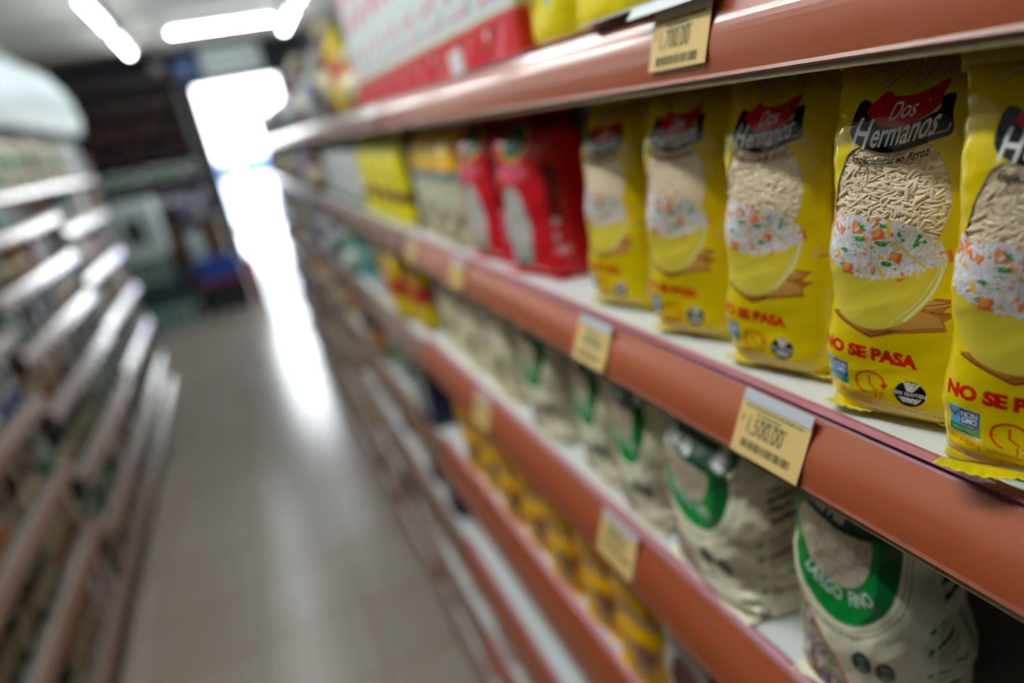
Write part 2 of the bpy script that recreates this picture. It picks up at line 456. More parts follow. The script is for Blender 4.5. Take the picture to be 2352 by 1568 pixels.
# ---- yellow parboiled-rice bag
YEL = (230, 202, 4)
def art_yellow():
    A = Art(216, 175, 7, YEL)
    A.poly([(-110, 0), (110, 0), (110, 4), (-110, 4)], (205, 180, 10))
    # bowl, flat bread and cooked rice
    A.poly([(-33, 58), (-12, 46.5), (-2, 50), (18.5, 53.5), (17, 58), (23.5, 62), (17, 62.5), (22.5, 68), (14, 68.5), (6, 62), (-20, 60)], (176, 112, 40))
    A.poly([(-3, 52), (17, 55.5), (15, 60), (5, 63), (-2, 58)], (206, 150, 74))
    A.poly([(11, 63), (21.5, 66.5), (13, 67.3), (8, 65)], (214, 160, 84))
    A.stroke([(-32, 57), (-12, 47.5), (-3, 51)], .9, (120, 66, 22))
    A.stroke([(-14, 49.5), (-6, 51), (0, 52)], .5, (120, 66, 22)); A.stroke([(12, 62), (19, 61.5)], .4, (110, 60, 20)); A.stroke([(10, 64.5), (21, 67)], .4, (120, 70, 30))
    bowl = spline([(-36, 88), (-35, 70), (-27, 57), (-11, 51.5), (3, 57), (13, 70), (18.5, 86), (8, 92), (-12, 94)], 12)
    A.poly(bowl, (214, 196, 70))
    A.poly(spline([(-33, 84), (-31, 70), (-24, 60), (-11, 55), (1, 60), (9, 71), (12, 82), (-5, 75), (-20, 76)], 10), (222, 200, 52), .8)
    A.stroke(spline([(2, 57), (12, 70), (17.6, 85)], 12, False), 1.3, (236, 228, 170)); A.stroke(spline([(-4, 55), (7, 66), (14.6, 80)], 12, False), .5, (232, 222, 150))
    riceP = spline([(-38, 102), (-28, 101.5), (-10, 100), (6, 96), (15, 90), (18, 84), (6, 78.5), (-8, 75.5), (-20, 77), (-33, 82), (-40, 88)], 10)
    A.poly(riceP, (226, 218, 216))
    RP = np.array(riceP)
    def ins(x, y):
        c = False
        for k in range(len(RP)):
            x0, y0 = RP[k]; x1, y1 = RP[(k + 1) % len(RP)]
            if (y > y0) != (y > y1) and x < (x1 - x0) * (y - y0) / (y1 - y0) + x0: c = not c
        return c
    rice_photo(A, -40, 18, 75, 102, ins, 1100, veg=.95, grain=3.4, vs=1.5)
    A.stroke(spline([(-4, 90), (2, 86), (9, 81), (12, 80)], 8, False), .9, (240, 198, 20))
    A.stroke(spline([(17.6, 85), (14, 80.5), (4, 77.3), (-8, 75.4)], 8, False), .7, (238, 205, 60))
    # clear window
    win = spline([(-22, 130), (-29, 121), (-33.5, 110), (-35, 102.6), (-28, 101.5), (-10, 100), (6, 96), (12.5, 91), (16.5, 99), (18, 108), (16, 118), (10, 128), (-2, 131)], 10)
    clear = (*lin((215, 200, 160)), 0.0)
    A.poly(win, clear)
    # hand-written flourish at the top
    for w, c in ((1.3, (150, 140, 30)), (.8, (226, 224, 190))):
        o = 0 if w < 1.2 else -.35
        A.stroke([(x, y + o) for x, y in spline([(-17, 170), (-15, 162), (-14, 155), (-7, 161), (-3, 170), (-1, 162), (0, 154), (4, 161), (8, 170), (10, 163), (10.5, 158), (15, 164), (20, 170), (23, 166), (28, 171)], 8, False)], w, c)
        A.stroke([(x, y + o) for x, y in spline([(42, 169), (34, 165), (27, 160), (27, 156), (34, 158), (43, 163)], 8, False)], w, c)
        A.stroke([(x, y + o) for x, y in spline([(-25, 160), (-19, 163), (-16, 162)], 6, False)], w * .8, c)
    # two-part name banner
    B = lambda P: [(x - 2.5, y - 8.5) for x, y in P]
    A.poly(B(spline([(-18.5, 159), (-21.5, 155), (-22.5, 145), (-17.5, 139.5), (-7, 135.5), (3, 136.2), (12, 139.0), (19, 142.0), (18, 150), (17.4, 157), (13, 156), (11, 150), (-10, 152), (-14, 157)], 6)), (22, 24, 26))
    A.poly(B(spline([(-16, 154), (-9, 161), (-5, 158.8), (2, 158), (8, 160), (14, 163), (13.2, 156), (12, 151.8), (7, 147.8), (-1, 145.6), (-9, 147.4)], 6)), (196, 18, 34))
    A.stroke(B(spline([(12.4, 152.6), (10, 149.8), (6, 147.6)], 6, False)), .3, (245, 220, 220))
    A.stroke(B(spline([(17.8, 145.5), (17, 143), (13, 141.9), (9, 141.0)], 6, False)), .35, (230, 230, 230))
    bend = lambda x, y: (x, y + .0105 * (x + 6.5) ** 2 + .045 * (x + 6.5))
    A.text('Dos', -3.7, 140.7, 10.2, (245, 243, 240), xs=.62, shear=.32, align='c', warp=lambda x, y: (x, y + .08 * (x + 3.5)))
    A.text('H', -24.2, 128.8, 18.6, (245, 243, 240), xs=.56, shear=.30, warp=bend, bold=.012)
    A.text('ermanos', -16.0, 129.9, 15.0, (245, 243, 240), xs=.50, shear=.30, warp=bend, bold=.012)
    A.text('Especialistas en Arroz', -23.6, 122.4, 4.9, (26, 22, 18), xs=.74, shear=.28, warp=lambda x, y: (x, y + .010 * (x + 7) ** 2 + .02 * x), bold=.035)
    # slogan and seals
    sl = lambda x, y: (x, y - .13 * (x + 36))
    A.text('NO SE PASA', -36.2, 38.2, 8.9, (206, 30, 14), xs=.89, bold=.07, warp=sl)
    class Low:
        """the seals row is printed a little larger and lower"""
        k = 1.22
        def f(q, x, y): return -34.4 + (x + 34.6) * q.k, 33.0 + (y - 35.2) * q.k - .10 * (x + 34.6)
        def poly(q, P, c): A.poly([q.f(*w) for w in P], c)
        def ell(q, x, y, a, b, c, rot=0): X, Y = q.f(x, y); A.ell(X, Y, a * q.k, b * q.k, c, rot)
        def stroke(q, P, w, c): A.stroke([q.f(*z) for z in P], w * q.k, c)
        def text(q, t, x, y, size, c, xs=1, align='l', bold=0, warp=None): X, Y = q.f(x, y); A.text(t, X, Y, size * q.k, c, xs=xs, align=align, bold=bold, warp=lambda u, w: (u, w - .08 * (u - X)))
    Z = Low()
    Z.poly([(-34.6, 35.2), (-24.4, 34.2), (-24.4, 23.4), (-34.6, 24.4)], (28, 84, 160)); Z.poly([(-34.6, 35.2), (-30.6, 34.8), (-30.6, 27.4), (-34.6, 27.8)], (90, 170, 220))
    Z.poly([(-34.6, 28), (-24.4, 27), (-24.4, 23.4), (-34.6, 24.4)], (30, 140, 70)); Z.ell(-32.8, 31.6, .8, .8, (200, 60, 30))
    Z.stroke([(-34.2, 33.4), (-33, 30.6), (-31.4, 33)], .5, (20, 90, 60)); Z.poly([(-34.6, 24.4), (-24.4, 23.4), (-24.4, 22.6), (-34.6, 23.6)], (235, 235, 230))
    Z.text('NON', -30.3, 31.4, 3.1, (235, 240, 245), xs=.72, bold=.02, warp=sl); Z.text('GMO', -30.3, 28.9, 3.1, (235, 240, 245), xs=.70, bold=.02, warp=sl)
    Z.text('Project', -30.3, 27.4, 1.6, (200, 215, 235), xs=.9, warp=sl); Z.text('VERIFIED', -33.6, 25.1, 2.1, (150, 215, 160), xs=.85, bold=.02, warp=sl); Z.text('nongmoproject.org', -34.4, 23.0, 1.2, (40, 40, 40), xs=.95, warp=sl)
    Z.stroke([(-16.2 + 5.2 * math.cos(a), 27.4 + 5.2 * math.sin(a)) for a in np.linspace(-1.9, -6.2, 40)], .85, (214, 34, 16))
    Z.stroke([(-16.4, 30.8), (-16.2, 26.8), (-13.6, 24.6)], .65, (214, 34, 16)); Z.poly([(-12.6, 27.6), (-9.6, 28.2), (-11.2, 25.4)], (214, 34, 16))
    Z.stroke([(-21.0, 27), (-20, 27)], .5, (214, 34, 16)); Z.text('17', -14.2, 20.4, 5.0, (214, 34, 16), xs=.75, bold=.02)
    Z.ell(-2.4, 26, 5.3, 5.8, (22, 22, 20)); Z.text('SIN GLUTEN', -2.4, 25.2, 2.2, (240, 240, 236), xs=.86, align='c', bold=.015, warp=lambda x, y: (x, y - .05 * (x + 2)))
    for k, ex in ((-2.2, -3.8), (0.0, -2.3), (2.4, .0)):
        Z.stroke([(-2.4, 27.2), (ex, 31.2 - abs(k) * .1)], .28, (240, 240, 236))
        for q in range(4):
            fx, fy = -2.4 + (ex + 2.4) * (q + .6) / 4, 27.3 + q * 1.05
            Z.ell(fx - .65, fy + .35, .65, .28, (240, 240, 236), 2.3); Z.ell(fx + .65, fy + .35, .65, .28, (240, 240, 236), .85)
    Z.poly([(-6.2, 24.2), (1.4, 24.2), (-.4, 21.8), (-4.4, 21.8)], (240, 240, 236))
    for q in (-1.9, -1, 0, 1, 1.9): Z.stroke([(-2.4 + q * .5, 21.6), (-2.4 + q * 1.6, 24.2)], .3, (22, 22, 20))
    sl2 = lambda x, y: (x, y - .17 * (x + 35))
    A.text('PESO NETO', -36, 14.6, 2.5, (200, 30, 16), xs=.70, bold=.012, warp=sl2)
    A.text('500 g', -27.6, 14.4, 4.0, (200, 30, 16), xs=.66, bold=.012, warp=sl2)
    A.text('- Arroz parboil tipo largo fino calidad 00000 – Libre de gluten', -20.4, 14.8, 2.35, (200, 30, 16), xs=.68, bold=.014, warp=sl2)
    A.text('INDUSTRIA ARGENTINA', -16, 11.2, 2.2, (200, 30, 16), xs=.68, bold=.012, warp=sl2)
    A.poly([(-30, 5), (22, 0), (22, 3), (-14, 8), (-30, 10)], (208, 140, 40), .5)
    # side print
    A.text('IMAGEN A MODO ILUSTRATIVO', 31.5, 128, 2.9, (30, 26, 10), xs=.92, rot=-math.pi / 2, bold=.03)
    rs = np.random.RandomState(8)
    for k in range(46):
        A.ell(rs.uniform(22, 60), 78 + rs.uniform(-2.2, 2.2) + 1.5 * math.sin(k), 1.7, .55, (224, 150 + rs.randint(40), 60 + rs.randint(60)), rs.uniform(-.5, .5))
    A.stroke([(26, 76.4), (40, 75.6), (62, 76.2)], .4, (150, 120, 10)); A.stroke([(26, 81), (44, 82), (62, 80.6)], .35, (190, 160, 20))
    A.ell(48, 143, 6, 7, (34, 34, 20)); A.ell(48, 143, 4.2, 5, (120, 112, 50), ring=.5); A.stroke([(44.5, 143), (51.5, 143)], .8, (120, 112, 50)); A.stroke([(48, 132), (48, 122)], 2.4, (60, 84, 60))
    for k in range(5): A.stroke([(72, 132 - 3 * k), (86, 132 - 3 * k)], .9, (70, 66, 20))
    A.poly([(-64, 14), (-48, 14), (-48, 60), (-64, 60)], (232, 226, 190)); 
    for k in range(14): A.stroke([(-62, 17 + k * 3), (-50, 17 + k * 3)], .7, (90, 80, 50))
    A.poly([(60, 16), (76, 16), (76, 40), (60, 40)], (240, 236, 210))
    for k in range(15): A.stroke([(62 + k * .85, 18), (62 + k * .85, 38)], .3 + .25 * (k % 3 == 0), (20, 20, 20))
    return A

M = {}
M['rice'] = mat('rice_grain', (246, 220, 184), .35, noise=.12, nscale=45)
rb = M['rice'].node_tree.nodes['Principled BSDF']; rb.inputs['Subsurface Weight'].default_value = 0.0; rb.inputs['Subsurface Scale'].default_value = .001; rb.inputs['Subsurface Radius'].default_value = (1, .85, .6)
M['rice_fill'] = mat('rice_packed', (238, 206, 164), .6, noise=.2, nscale=380, bump=.5, bscale=420)

def rice_fill(root, pl, grains=1900, step=1.2, f=(-36, 24, 84, 146)):
    """packed rice seen through the clear window"""
    A = np.arange(f[0], f[1] + .1, step); T = np.arange(f[2], f[3] + .1, step)
    AA, TT = np.meshgrid(A, T); a, t = AA.ravel(), TT.ravel()
    X, Y, Z = pl.pos(a, t, off=-2.0)
    me = grid_mesh('packed_rice', np.stack([X, Y, Z], 1) / 1000, len(A), len(T), False)
    pk = link_mesh('packed_rice', me, root, [M['rice_fill']])
    rs = np.random.RandomState(21); u = []
    base = []
    n1, n2 = 6, 5
    for i in range(n1):
        for j in range(n2):
            ph = math.pi * (i + .5) / n1; th2 = 2 * math.pi * j / n2
            base.append((math.cos(ph), math.sin(ph) * math.cos(th2), math.sin(ph) * math.sin(th2)))
    base = np.array([(1, 0, 0)] + base + [(-1, 0, 0)]) * np.array([3.9, 1.38, 1.0])
    fb = []
    for j in range(n2): fb.append((0, 1 + j, 1 + (j + 1) % n2))
    for i in range(n1 - 1):
        for j in range(n2):
            p, q = 1 + i * n2 + j, 1 + i * n2 + (j + 1) % n2; fb.append((p, p + n2, q)); fb.append((q, p + n2, q + n2))
    for j in range(n2): fb.append((len(base) - 1, 1 + (n1 - 1) * n2 + (j + 1) % n2, 1 + (n1 - 1) * n2 + j))
    fb = np.array(fb); VS = []; FS = []
    ga = rs.uniform(f[0] + 1, f[1] - 1, grains); gt = rs.uniform(f[2] + 1, f[3] - 1, grains); go = rs.uniform(-2.15, -1.3, grains)
    x0, y0, z0 = pl.pos(ga, gt, go); xa, ya, za = pl.pos(ga + .5, gt, go); xb, yb, zb = pl.pos(ga, gt + .5, go)
    for k in range(grains):
        tu = np.array([xa[k] - x0[k], ya[k] - y0[k], za[k] - z0[k]]); tv = np.array([xb[k] - x0[k], yb[k] - y0[k], zb[k] - z0[k]])
        tu /= np.linalg.norm(tu); n = np.cross(tu, tv); n /= np.linalg.norm(n); tv = np.cross(n, tu)
        r = rs.uniform(-.9, .9) + (0 if rs.rand() < .75 else 1.5); tilt = rs.uniform(-.09, .09)
        ax = math.cos(r) * tu + math.sin(r) * tv; ax = ax * math.cos(tilt) + n * math.sin(tilt); ay = np.cross(n, ax); ay /= np.linalg.norm(ay); az = np.cross(ax, ay)
        B = base * rs.uniform(.75, 1.1)
        FS.append(fb + len(VS) * len(base))
        VS.append(np.array([x0[k], y0[k], z0[k]]) + B[:, :1] * ax + B[:, 1:2] * ay + B[:, 2:3] * az)
    V = np.concatenate(VS) / 1000; F = np.concatenate(FS)
    me = bpy.data.meshes.new('rice_grains'); me.from_pydata(V.tolist(), [], F.tolist()); me.polygons.foreach_set('use_smooth', np.ones(len(F), bool)); me.update()
    g = link_mesh('rice_grains', me, pk, [M['rice']]); g['kind'] = 'stuff'
# ------------------------------------------------------------------ materials
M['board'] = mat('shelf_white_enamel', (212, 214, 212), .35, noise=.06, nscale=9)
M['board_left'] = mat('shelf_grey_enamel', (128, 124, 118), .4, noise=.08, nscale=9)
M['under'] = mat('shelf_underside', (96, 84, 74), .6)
M['board_dark'] = mat('shelf_back_panel', (92, 84, 76), .6, noise=.1, nscale=5)
M['post'] = mat('brown_upright_paint', (74, 52, 40), .5, noise=.12, nscale=14)
M['lip'] = mat('pink_plastic_lip', (168, 98, 110), .3, coat=.3, noise=.05, nscale=30)
M['groove'] = mat('plum_plastic_groove', (118, 54, 68), .4)
M['olive'] = mat('grimy_olive_plastic_edge', (128, 108, 74), .55, noise=.4, nscale=160)
M['bead'] = mat('strip_bottom_bead', (140, 74, 50), .35, noise=.3, nscale=110)
M['tile'] = None

def strip_material(ca=(156, 74, 38), cb=(166, 82, 46), nm='terracotta_price_strip'):
    mm = bpy.data.materials.new(nm); mm.use_nodes = True
    nt = mm.node_tree; b = nt.nodes['Principled BSDF']
    tc = nt.nodes.new('ShaderNodeTexCoord')
    mp = nt.nodes.new('ShaderNodeMapping'); mp.inputs['Scale'].default_value = (1, .12, 1)
    nt.links.new(tc.outputs['Object'], mp.inputs['Vector'])
    n = nt.nodes.new('ShaderNodeTexNoise'); n.inputs['Scale'].default_value = 26; n.inputs['Detail'].default_value = 5
    nt.links.new(mp.outputs[0], n.inputs['Vector'])
    cr = nt.nodes.new('ShaderNodeValToRGB')
    cr.color_ramp.elements[0].position = .3; cr.color_ramp.elements[0].color = (*lin(ca), 1)
    cr.color_ramp.elements[1].position = .7; cr.color_ramp.elements[1].color = (*lin(cb), 1)
    nt.links.new(n.outputs['Fac'], cr.inputs['Fac'])
    n2 = nt.nodes.new('ShaderNodeTexNoise'); n2.inputs['Scale'].default_value = 38; n2.inputs['Detail'].default_value = 7; n2.inputs['Roughness'].default_value = .7
    mp2 = nt.nodes.new('ShaderNodeMapping'); mp2.inputs['Scale'].default_value = (1, .45, 1); mp2.inputs['Location'].default_value = (0, .31, 0)
    nt.links.new(tc.outputs['Object'], mp2.inputs['Vector']); nt.links.new(mp2.outputs[0], n2.inputs['Vector'])
    r2 = nt.nodes.new('ShaderNodeMapRange'); r2.inputs['From Min'].default_value = .665; r2.inputs['From Max'].default_value = .74
    nt.links.new(n2.outputs['Fac'], r2.inputs['Value'])
    mx = nt.nodes.new('ShaderNodeMix'); mx.data_type = 'RGBA'; mx.inputs['B'].default_value = (*lin((74, 44, 36)), 1)
    nt.links.new(r2.outputs[0], mx.inputs['Factor']); nt.links.new(cr.outputs[0], mx.inputs['A']); nt.links.new(mx.outputs['Result'], b.inputs['Base Color'])
    b.inputs['Roughness'].default_value = .34; b.inputs['Coat Weight'].default_value = .9; b.inputs['Coat Roughness'].default_value = .11
    n3 = nt.nodes.new('ShaderNodeTexNoise'); n3.inputs['Scale'].default_value = 9
    mp3 = nt.nodes.new('ShaderNodeMapping'); mp3.inputs['Scale'].default_value = (1, 1.2, 1)
    nt.links.new(tc.outputs['Object'], mp3.inputs['Vector']); nt.links.new(mp3.outputs[0], n3.inputs['Vector'])
    bb = nt.nodes.new('ShaderNodeBump'); bb.inputs['Strength'].default_value = .12; bb.inputs['Distance'].default_value = .003
    nt.links.new(n3.outputs['Fac'], bb.inputs['Height']); nt.links.new(bb.outputs['Normal'], b.inputs['Normal']); nt.links.new(bb.outputs['Normal'], b.inputs['Coat Normal'])
    return mm
M['strip'] = strip_material()
M['strip_sheen'] = strip_material((132, 100, 84), (148, 116, 100), 'sheen_tinted_price_strip')  # left-hand strips, lips and grooves: reflected door light mixed into the brown
M['strip_haze'] = strip_material((122, 84, 64), (134, 96, 76), 'haze_greyed_price_strip')  # farther right bays: reflection haze greyed into the strip, lip and groove colours
M['lip_haze'] = mat('haze_greyed_lip', (128, 104, 96), .4); M['groove_haze'] = mat('haze_greyed_groove', (96, 70, 64), .5)
M['lip_sheen'] = mat('sheen_tinted_lip', (140, 116, 108), .3, coat=.3); M['groove_sheen'] = mat('sheen_tinted_groove', (130, 100, 98), .4)

# ------------------------------------------------------------------ the setting
DY = 9.0                         # distance of the street wall
def floor_material():
    mm = bpy.data.materials.new('glazed_floor_tiles'); mm.use_nodes = True
    nt = mm.node_tree; b = nt.nodes['Principled BSDF']
    tc = nt.nodes.new('ShaderNodeTexCoord')
    br = nt.nodes.new('ShaderNodeTexBrick'); br.offset = 0; br.inputs['Scale'].default_value = 1
    br.inputs['Brick Width'].default_value = .34; br.inputs['Row Height'].default_value = .34
    br.inputs['Mortar Size'].default_value = .004; br.inputs['Mortar Smooth'].default_value = .3
    br.inputs['Color1'].default_value = (*lin((156, 145, 135)), 1); br.inputs['Color2'].default_value = (*lin((166, 155, 145)), 1)
    br.inputs['Mortar'].default_value = (*lin((132, 112, 98)), 1)
    nt.links.new(tc.outputs['Object'], br.inputs['Vector'])
    n = nt.nodes.new('ShaderNodeTexNoise'); n.inputs['Scale'].default_value = 2.4; n.inputs['Detail'].default_value = 5
    nt.links.new(tc.outputs['Object'], n.inputs['Vector'])
    mx = nt.nodes.new('ShaderNodeMix'); mx.data_type = 'RGBA'; mx.blend_type = 'MULTIPLY'; mx.inputs['B'].default_value = (.80, .76, .72, 1)
    nt.links.new(n.outputs['Fac'], mx.inputs['Factor']); nt.links.new(br.outputs['Color'], mx.inputs['A']); nt.links.new(mx.outputs['Result'], b.inputs['Base Color'])
    b.inputs['Roughness'].default_value = .225
    return mm
XL, XR, YB = -1.45, 2.3, -2.2
CEIL = EYE + 1.15
fm = floor_material()
struct('floor', MB().box(XL, XR, YB, DY, -.05, 0, fm))
M['plaster'] = mat('ceiling_paint', (180, 179, 172), .8, noise=.08, nscale=1.5)
M['wall'] = mat('wall_paint', (150, 152, 148), .8, noise=.06, nscale=2)
M['wall_dark'] = mat('dark_navy_wall_paint', (42, 46, 54), .7, noise=.15, nscale=3)
struct('ceiling', MB().box(XL, XR, YB, DY, CEIL, CEIL + .08, M['plaster']))
struct('wall_left', MB().box(XL - .1, XL, YB, DY, 0, CEIL, M['wall']))
struct('wall_right', MB().box(XR, XR + .1, YB, DY, 0, CEIL, M['wall']))
M['wall_brown'] = mat('dark_brown_back_wall', (70, 58, 50), .7)
struct('wall_back', MB().box(XL, XR, YB - .1, YB, 0, CEIL, M['wall_brown']))
DX0, DX1, DZ = -.14, .84, EYE + .785
struct('wall_front', MB().box(XL, DX0, DY, DY + .15, 0, CEIL, M['wall_dark']).box(DX1, XR, DY, DY + .15, 0, CEIL, M['wall_dark'])
       .box(DX0, DX1, DY, DY + .15, DZ, CEIL, M['wall_dark']))
M['frame'] = mat('door_frame_metal', (120, 108, 116), .4, metal=.4)
struct('door_frame', MB().box(DX0, DX0 + .03, DY - .03, DY + .17, 0, DZ, M['frame'], .004).box(DX1 - .03, DX1, DY - .03, DY + .17, 0, DZ, M['frame'], .004)
       .box(DX0, DX1, DY - .03, DY + .17, DZ - .03, DZ, M['frame'], .004)).name = 'door_1'
M['beam'] = mat('ceiling_beam_paint', (150, 146, 140), .8)
struct('trim_beam', MB().box(XL, XR, 7.7, 7.86, CEIL - .07, CEIL, M['beam'])).name = 'trim_1'
# street outside
M['pave'] = mat('pale_pavement', (190, 190, 186), .8, noise=.1, nscale=3)
M['facade'] = mat('pale_house_front', (226, 224, 216), .8, noise=.06, nscale=2)
struct('street', MB().box(-12, 14, DY + .15, 34, -.12, -.02, M['pave']))
struct('building_front', MB().box(-12, 14, 24, 26, -.1, 7, M['facade']).box(-3, -1, 23.95, 24, 0, 2.4, M['frame']).box(2, 4, 23.95, 24, .9, 2.3, M['frame']))
def car(loc, rgb, label):
    r = empty('car', loc); tag(r, label, 'car', kind='thing')
    p = mat('car_paint', rgb, .3, coat=.6); g = mat('car_glass', (60, 80, 110), .1); bk = mat('tyre_rubber', (30, 30, 30), .8)
    side = [(-2.1, .35), (-2.1, .8), (-1.9, .92), (-1.1, 1.0), (-.55, 1.42), (.75, 1.44), (1.35, 1.02), (2.0, .9), (2.12, .6), (2.1, .35)]
    b = MB(); n = len(side)
    b.add([(x, -.82, z) for x, z in side] + [(x, .82, z) for x, z in side], [list(range(n)), list(range(n, 2 * n))[::-1]] + [(k, (k + 1) % n, n + (k + 1) % n, n + k) for k in range(n)], p)
    b.build('body', r)
    for x0, x1, x2, x3 in ((-.95, -.5, .05, .05), (.12, .12, .7, 1.15)):
        MB().add([(x0, -.83, 1.02), (x1, -.83, 1.36), (x2, -.83, 1.36), (x3, -.83, 1.02)], [(0, 1, 2, 3)], g).build('side_window', r)
    for x in (-1.35, 1.35):
        for y in (-.75, .75): MB().tube((x, y - .1, .32), (x, y + .1, .32), .32, bk, 20).build('wheel', r)
    return r
car((.1, 15.5, -.02), (176, 190, 222), 'pale blue parked car outside the bright doorway')

# ------------------------------------------------------------------ fluorescent lights
M['tube'] = emis('fluorescent_tube_glow', TUBE_COLOR, TUBE_POWER)
M['tube2'] = emis('strong_fluorescent_tube_glow', TUBE_COLOR, TUBE_POWER * 1.9)  # stronger glow, raised to light the near bags
M['fixture'] = mat('light_fixture_white', (225, 228, 226), .5)
def batten(loc, rz, label, group, L2=.62, two=False, mt='tube'):
    r = empty('fluorescent_light', loc, rz); tag(r, label, 'ceiling light', group)
    MB().box(-.035, .035, -L2, L2, -.012, .035, M['fixture'], .006).build('housing', r)
    for dx in ((-.022, .022) if two else (0,)):
        MB().tube((dx, -L2 + .02, -.030), (dx, L2 - .02, -.030), .014, M[mt], 12).build('tube', r)
    for s in (-1, 1): MB().box(-.03, .03, s * L2 - .018, s * L2 + .018, -.05, .01, M['fixture'], .004).build('end_cap', r)
    return r
ZL = CEIL - .055
for k, y in enumerate((7.45, 5.95, 4.45, 2.95, 1.45)):
    batten((-.56, y, ZL), 0, ['far left fluorescent batten, end one nearest the doorway wall', 'left fluorescent batten second from the doorway wall', 'left fluorescent batten third from the doorway wall', 'left fluorescent batten fourth from the doorway wall', 'left fluorescent batten fifth from the doorway wall'][k], 'fluorescent battens in the left ceiling line')
for k, y in enumerate((7.35, 5.85, 4.35)):
    batten((.92, y, ZL), 0, ['right fluorescent batten nearest the doorway wall, above the tall shelving', 'right fluorescent batten second from the doorway wall', 'right fluorescent batten third from the doorway wall'][k], 'fluorescent battens in the right ceiling line')
batten((.31, 7.18, ZL), R(90), 'crosswise fluorescent batten in front of the doorway', None, .46)
batten((-.30, .85, ZL), 0, 'twin fluorescent batten above the near end of the aisle', None, .62, two=True, mt='tube2')
batten((-.22, 2.5, ZL), 0, 'fluorescent batten over the middle of the aisle', None, .62)

# ------------------------------------------------------------------ shelving
BACK = .40 - .001
def shelf(side, y0, y1, xt, zt, xb, zb, label, depth=None, light_tint=False):
    """shelf > board, price_strip; coordinates relative to the eye, mirrored for side = -1"""
    r = empty('shelf', (0, 0, EYE)); tag(r, label, 'shelf', kind='thing')
    s = side; dep = (.25 + BACK) if depth is None else xt + depth
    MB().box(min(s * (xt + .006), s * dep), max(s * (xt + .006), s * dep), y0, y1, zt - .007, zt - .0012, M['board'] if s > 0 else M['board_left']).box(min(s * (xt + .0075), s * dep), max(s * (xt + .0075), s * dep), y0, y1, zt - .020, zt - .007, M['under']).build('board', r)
    P = [(xt + .0068, zt + .0012), (xt + .0036, zt + .0018), (xt, zt + .0004), (xt + .0022, zt - .0022)]
    n = 14
    for k in range(n + 1):
        t = k / n; P.append((xt + (xb - xt) * t - .0034 * math.sin(math.pi * t), zt - .0036 + (zb + .0055 - zt + .0036) * t))
    P += [(xb - .0012, zb + .0038), (xb + .0006, zb + .0022), (xb + .0004, zb - .0006), (xb + .006, zb - .001), (xb + .006, zb + .004), (xt + .0085, zt - .004)]
    K = lambda q: M[q + ('_sheen' if side < 0 else '_haze')] if light_tint else M[q]
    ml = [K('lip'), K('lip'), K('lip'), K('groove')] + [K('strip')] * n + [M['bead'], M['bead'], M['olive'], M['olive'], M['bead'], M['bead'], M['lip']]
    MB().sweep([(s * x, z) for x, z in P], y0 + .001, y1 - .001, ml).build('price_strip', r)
    return r

LV = {'A': (.262, .034, .250, -.0135), 'B': (.25, -.1875, .234, -.229), 'C': (.24, -.382, .223, -.436), 'D': (.23, -.589, .213, -.662),
      'E': (.225, -.821, .208, -.895), 'F': (.22, -1.06, .205, -1.125), 'G': (.218, -1.30, .205, -1.36)}
NM = {'A': 'top', 'B': 'second', 'C': 'third', 'D': 'fourth', 'E': 'fifth', 'F': 'sixth', 'G': 'lowest'}
BAYS = [(0.01, 1.19), (1.21, 2.39), (2.41, 3.59), (3.61, 4.79), (4.81, 5.40)]
BN = ['nearest', 'second', 'third', 'fourth', 'farthest']
RZ = {}
for b, (y0, y1) in enumerate(BAYS):
    for q, (xt, zt, xb, zb) in LV.items():
        dz = 0 if (b == 0 or q in 'AB') else {1: -.018, 2: -.03, 3: .012, 4: -.01}[b]
        RZ[b, q] = (xt, zt + dz)
        y00 = -.9 if b == 0 else y0
        shelf(1, y00, y1, xt, zt + dz, xb, zb + dz, light_tint=b > 0, label=f'{NM[q]} shelf with terracotta price strip, {BN[b]} bay of the right-hand shelving')
for b, y in enumerate((-.91, 1.2, 2.4, 3.6, 4.8, 5.41)):
    o = MB().box(.28, .31, y - .009, y + .009, -1.361, .012, M['post']).box(.31, .62, y - .006, y + .006, -1.361, .012, M['post']).build('upright_post')
    o.location = (0, 0, EYE)
    tag(o, f'brown slotted upright post and divider, {["outside the frame at the near end", "first from the camera", "second from the camera", "third from the camera", "fourth from the camera", "at the doorway end"][b]}, right shelving', 'shelf post')
o = MB().box(.652, .68, -.95, 5.42, -1.5, .42, M['board_dark']).build('back_panel'); o.location = (0, 0, EYE)
tag(o, 'dark back panel closing the right-hand shelving', 'shelf panel')
o = MB().box(.225, .60, -.9, 5.4, -1.5, -1.362, M['post'], .003).build('shelf_plinth'); o.location = (0, 0, EYE)
tag(o, 'brown plinth under the right-hand shelving', 'plinth')

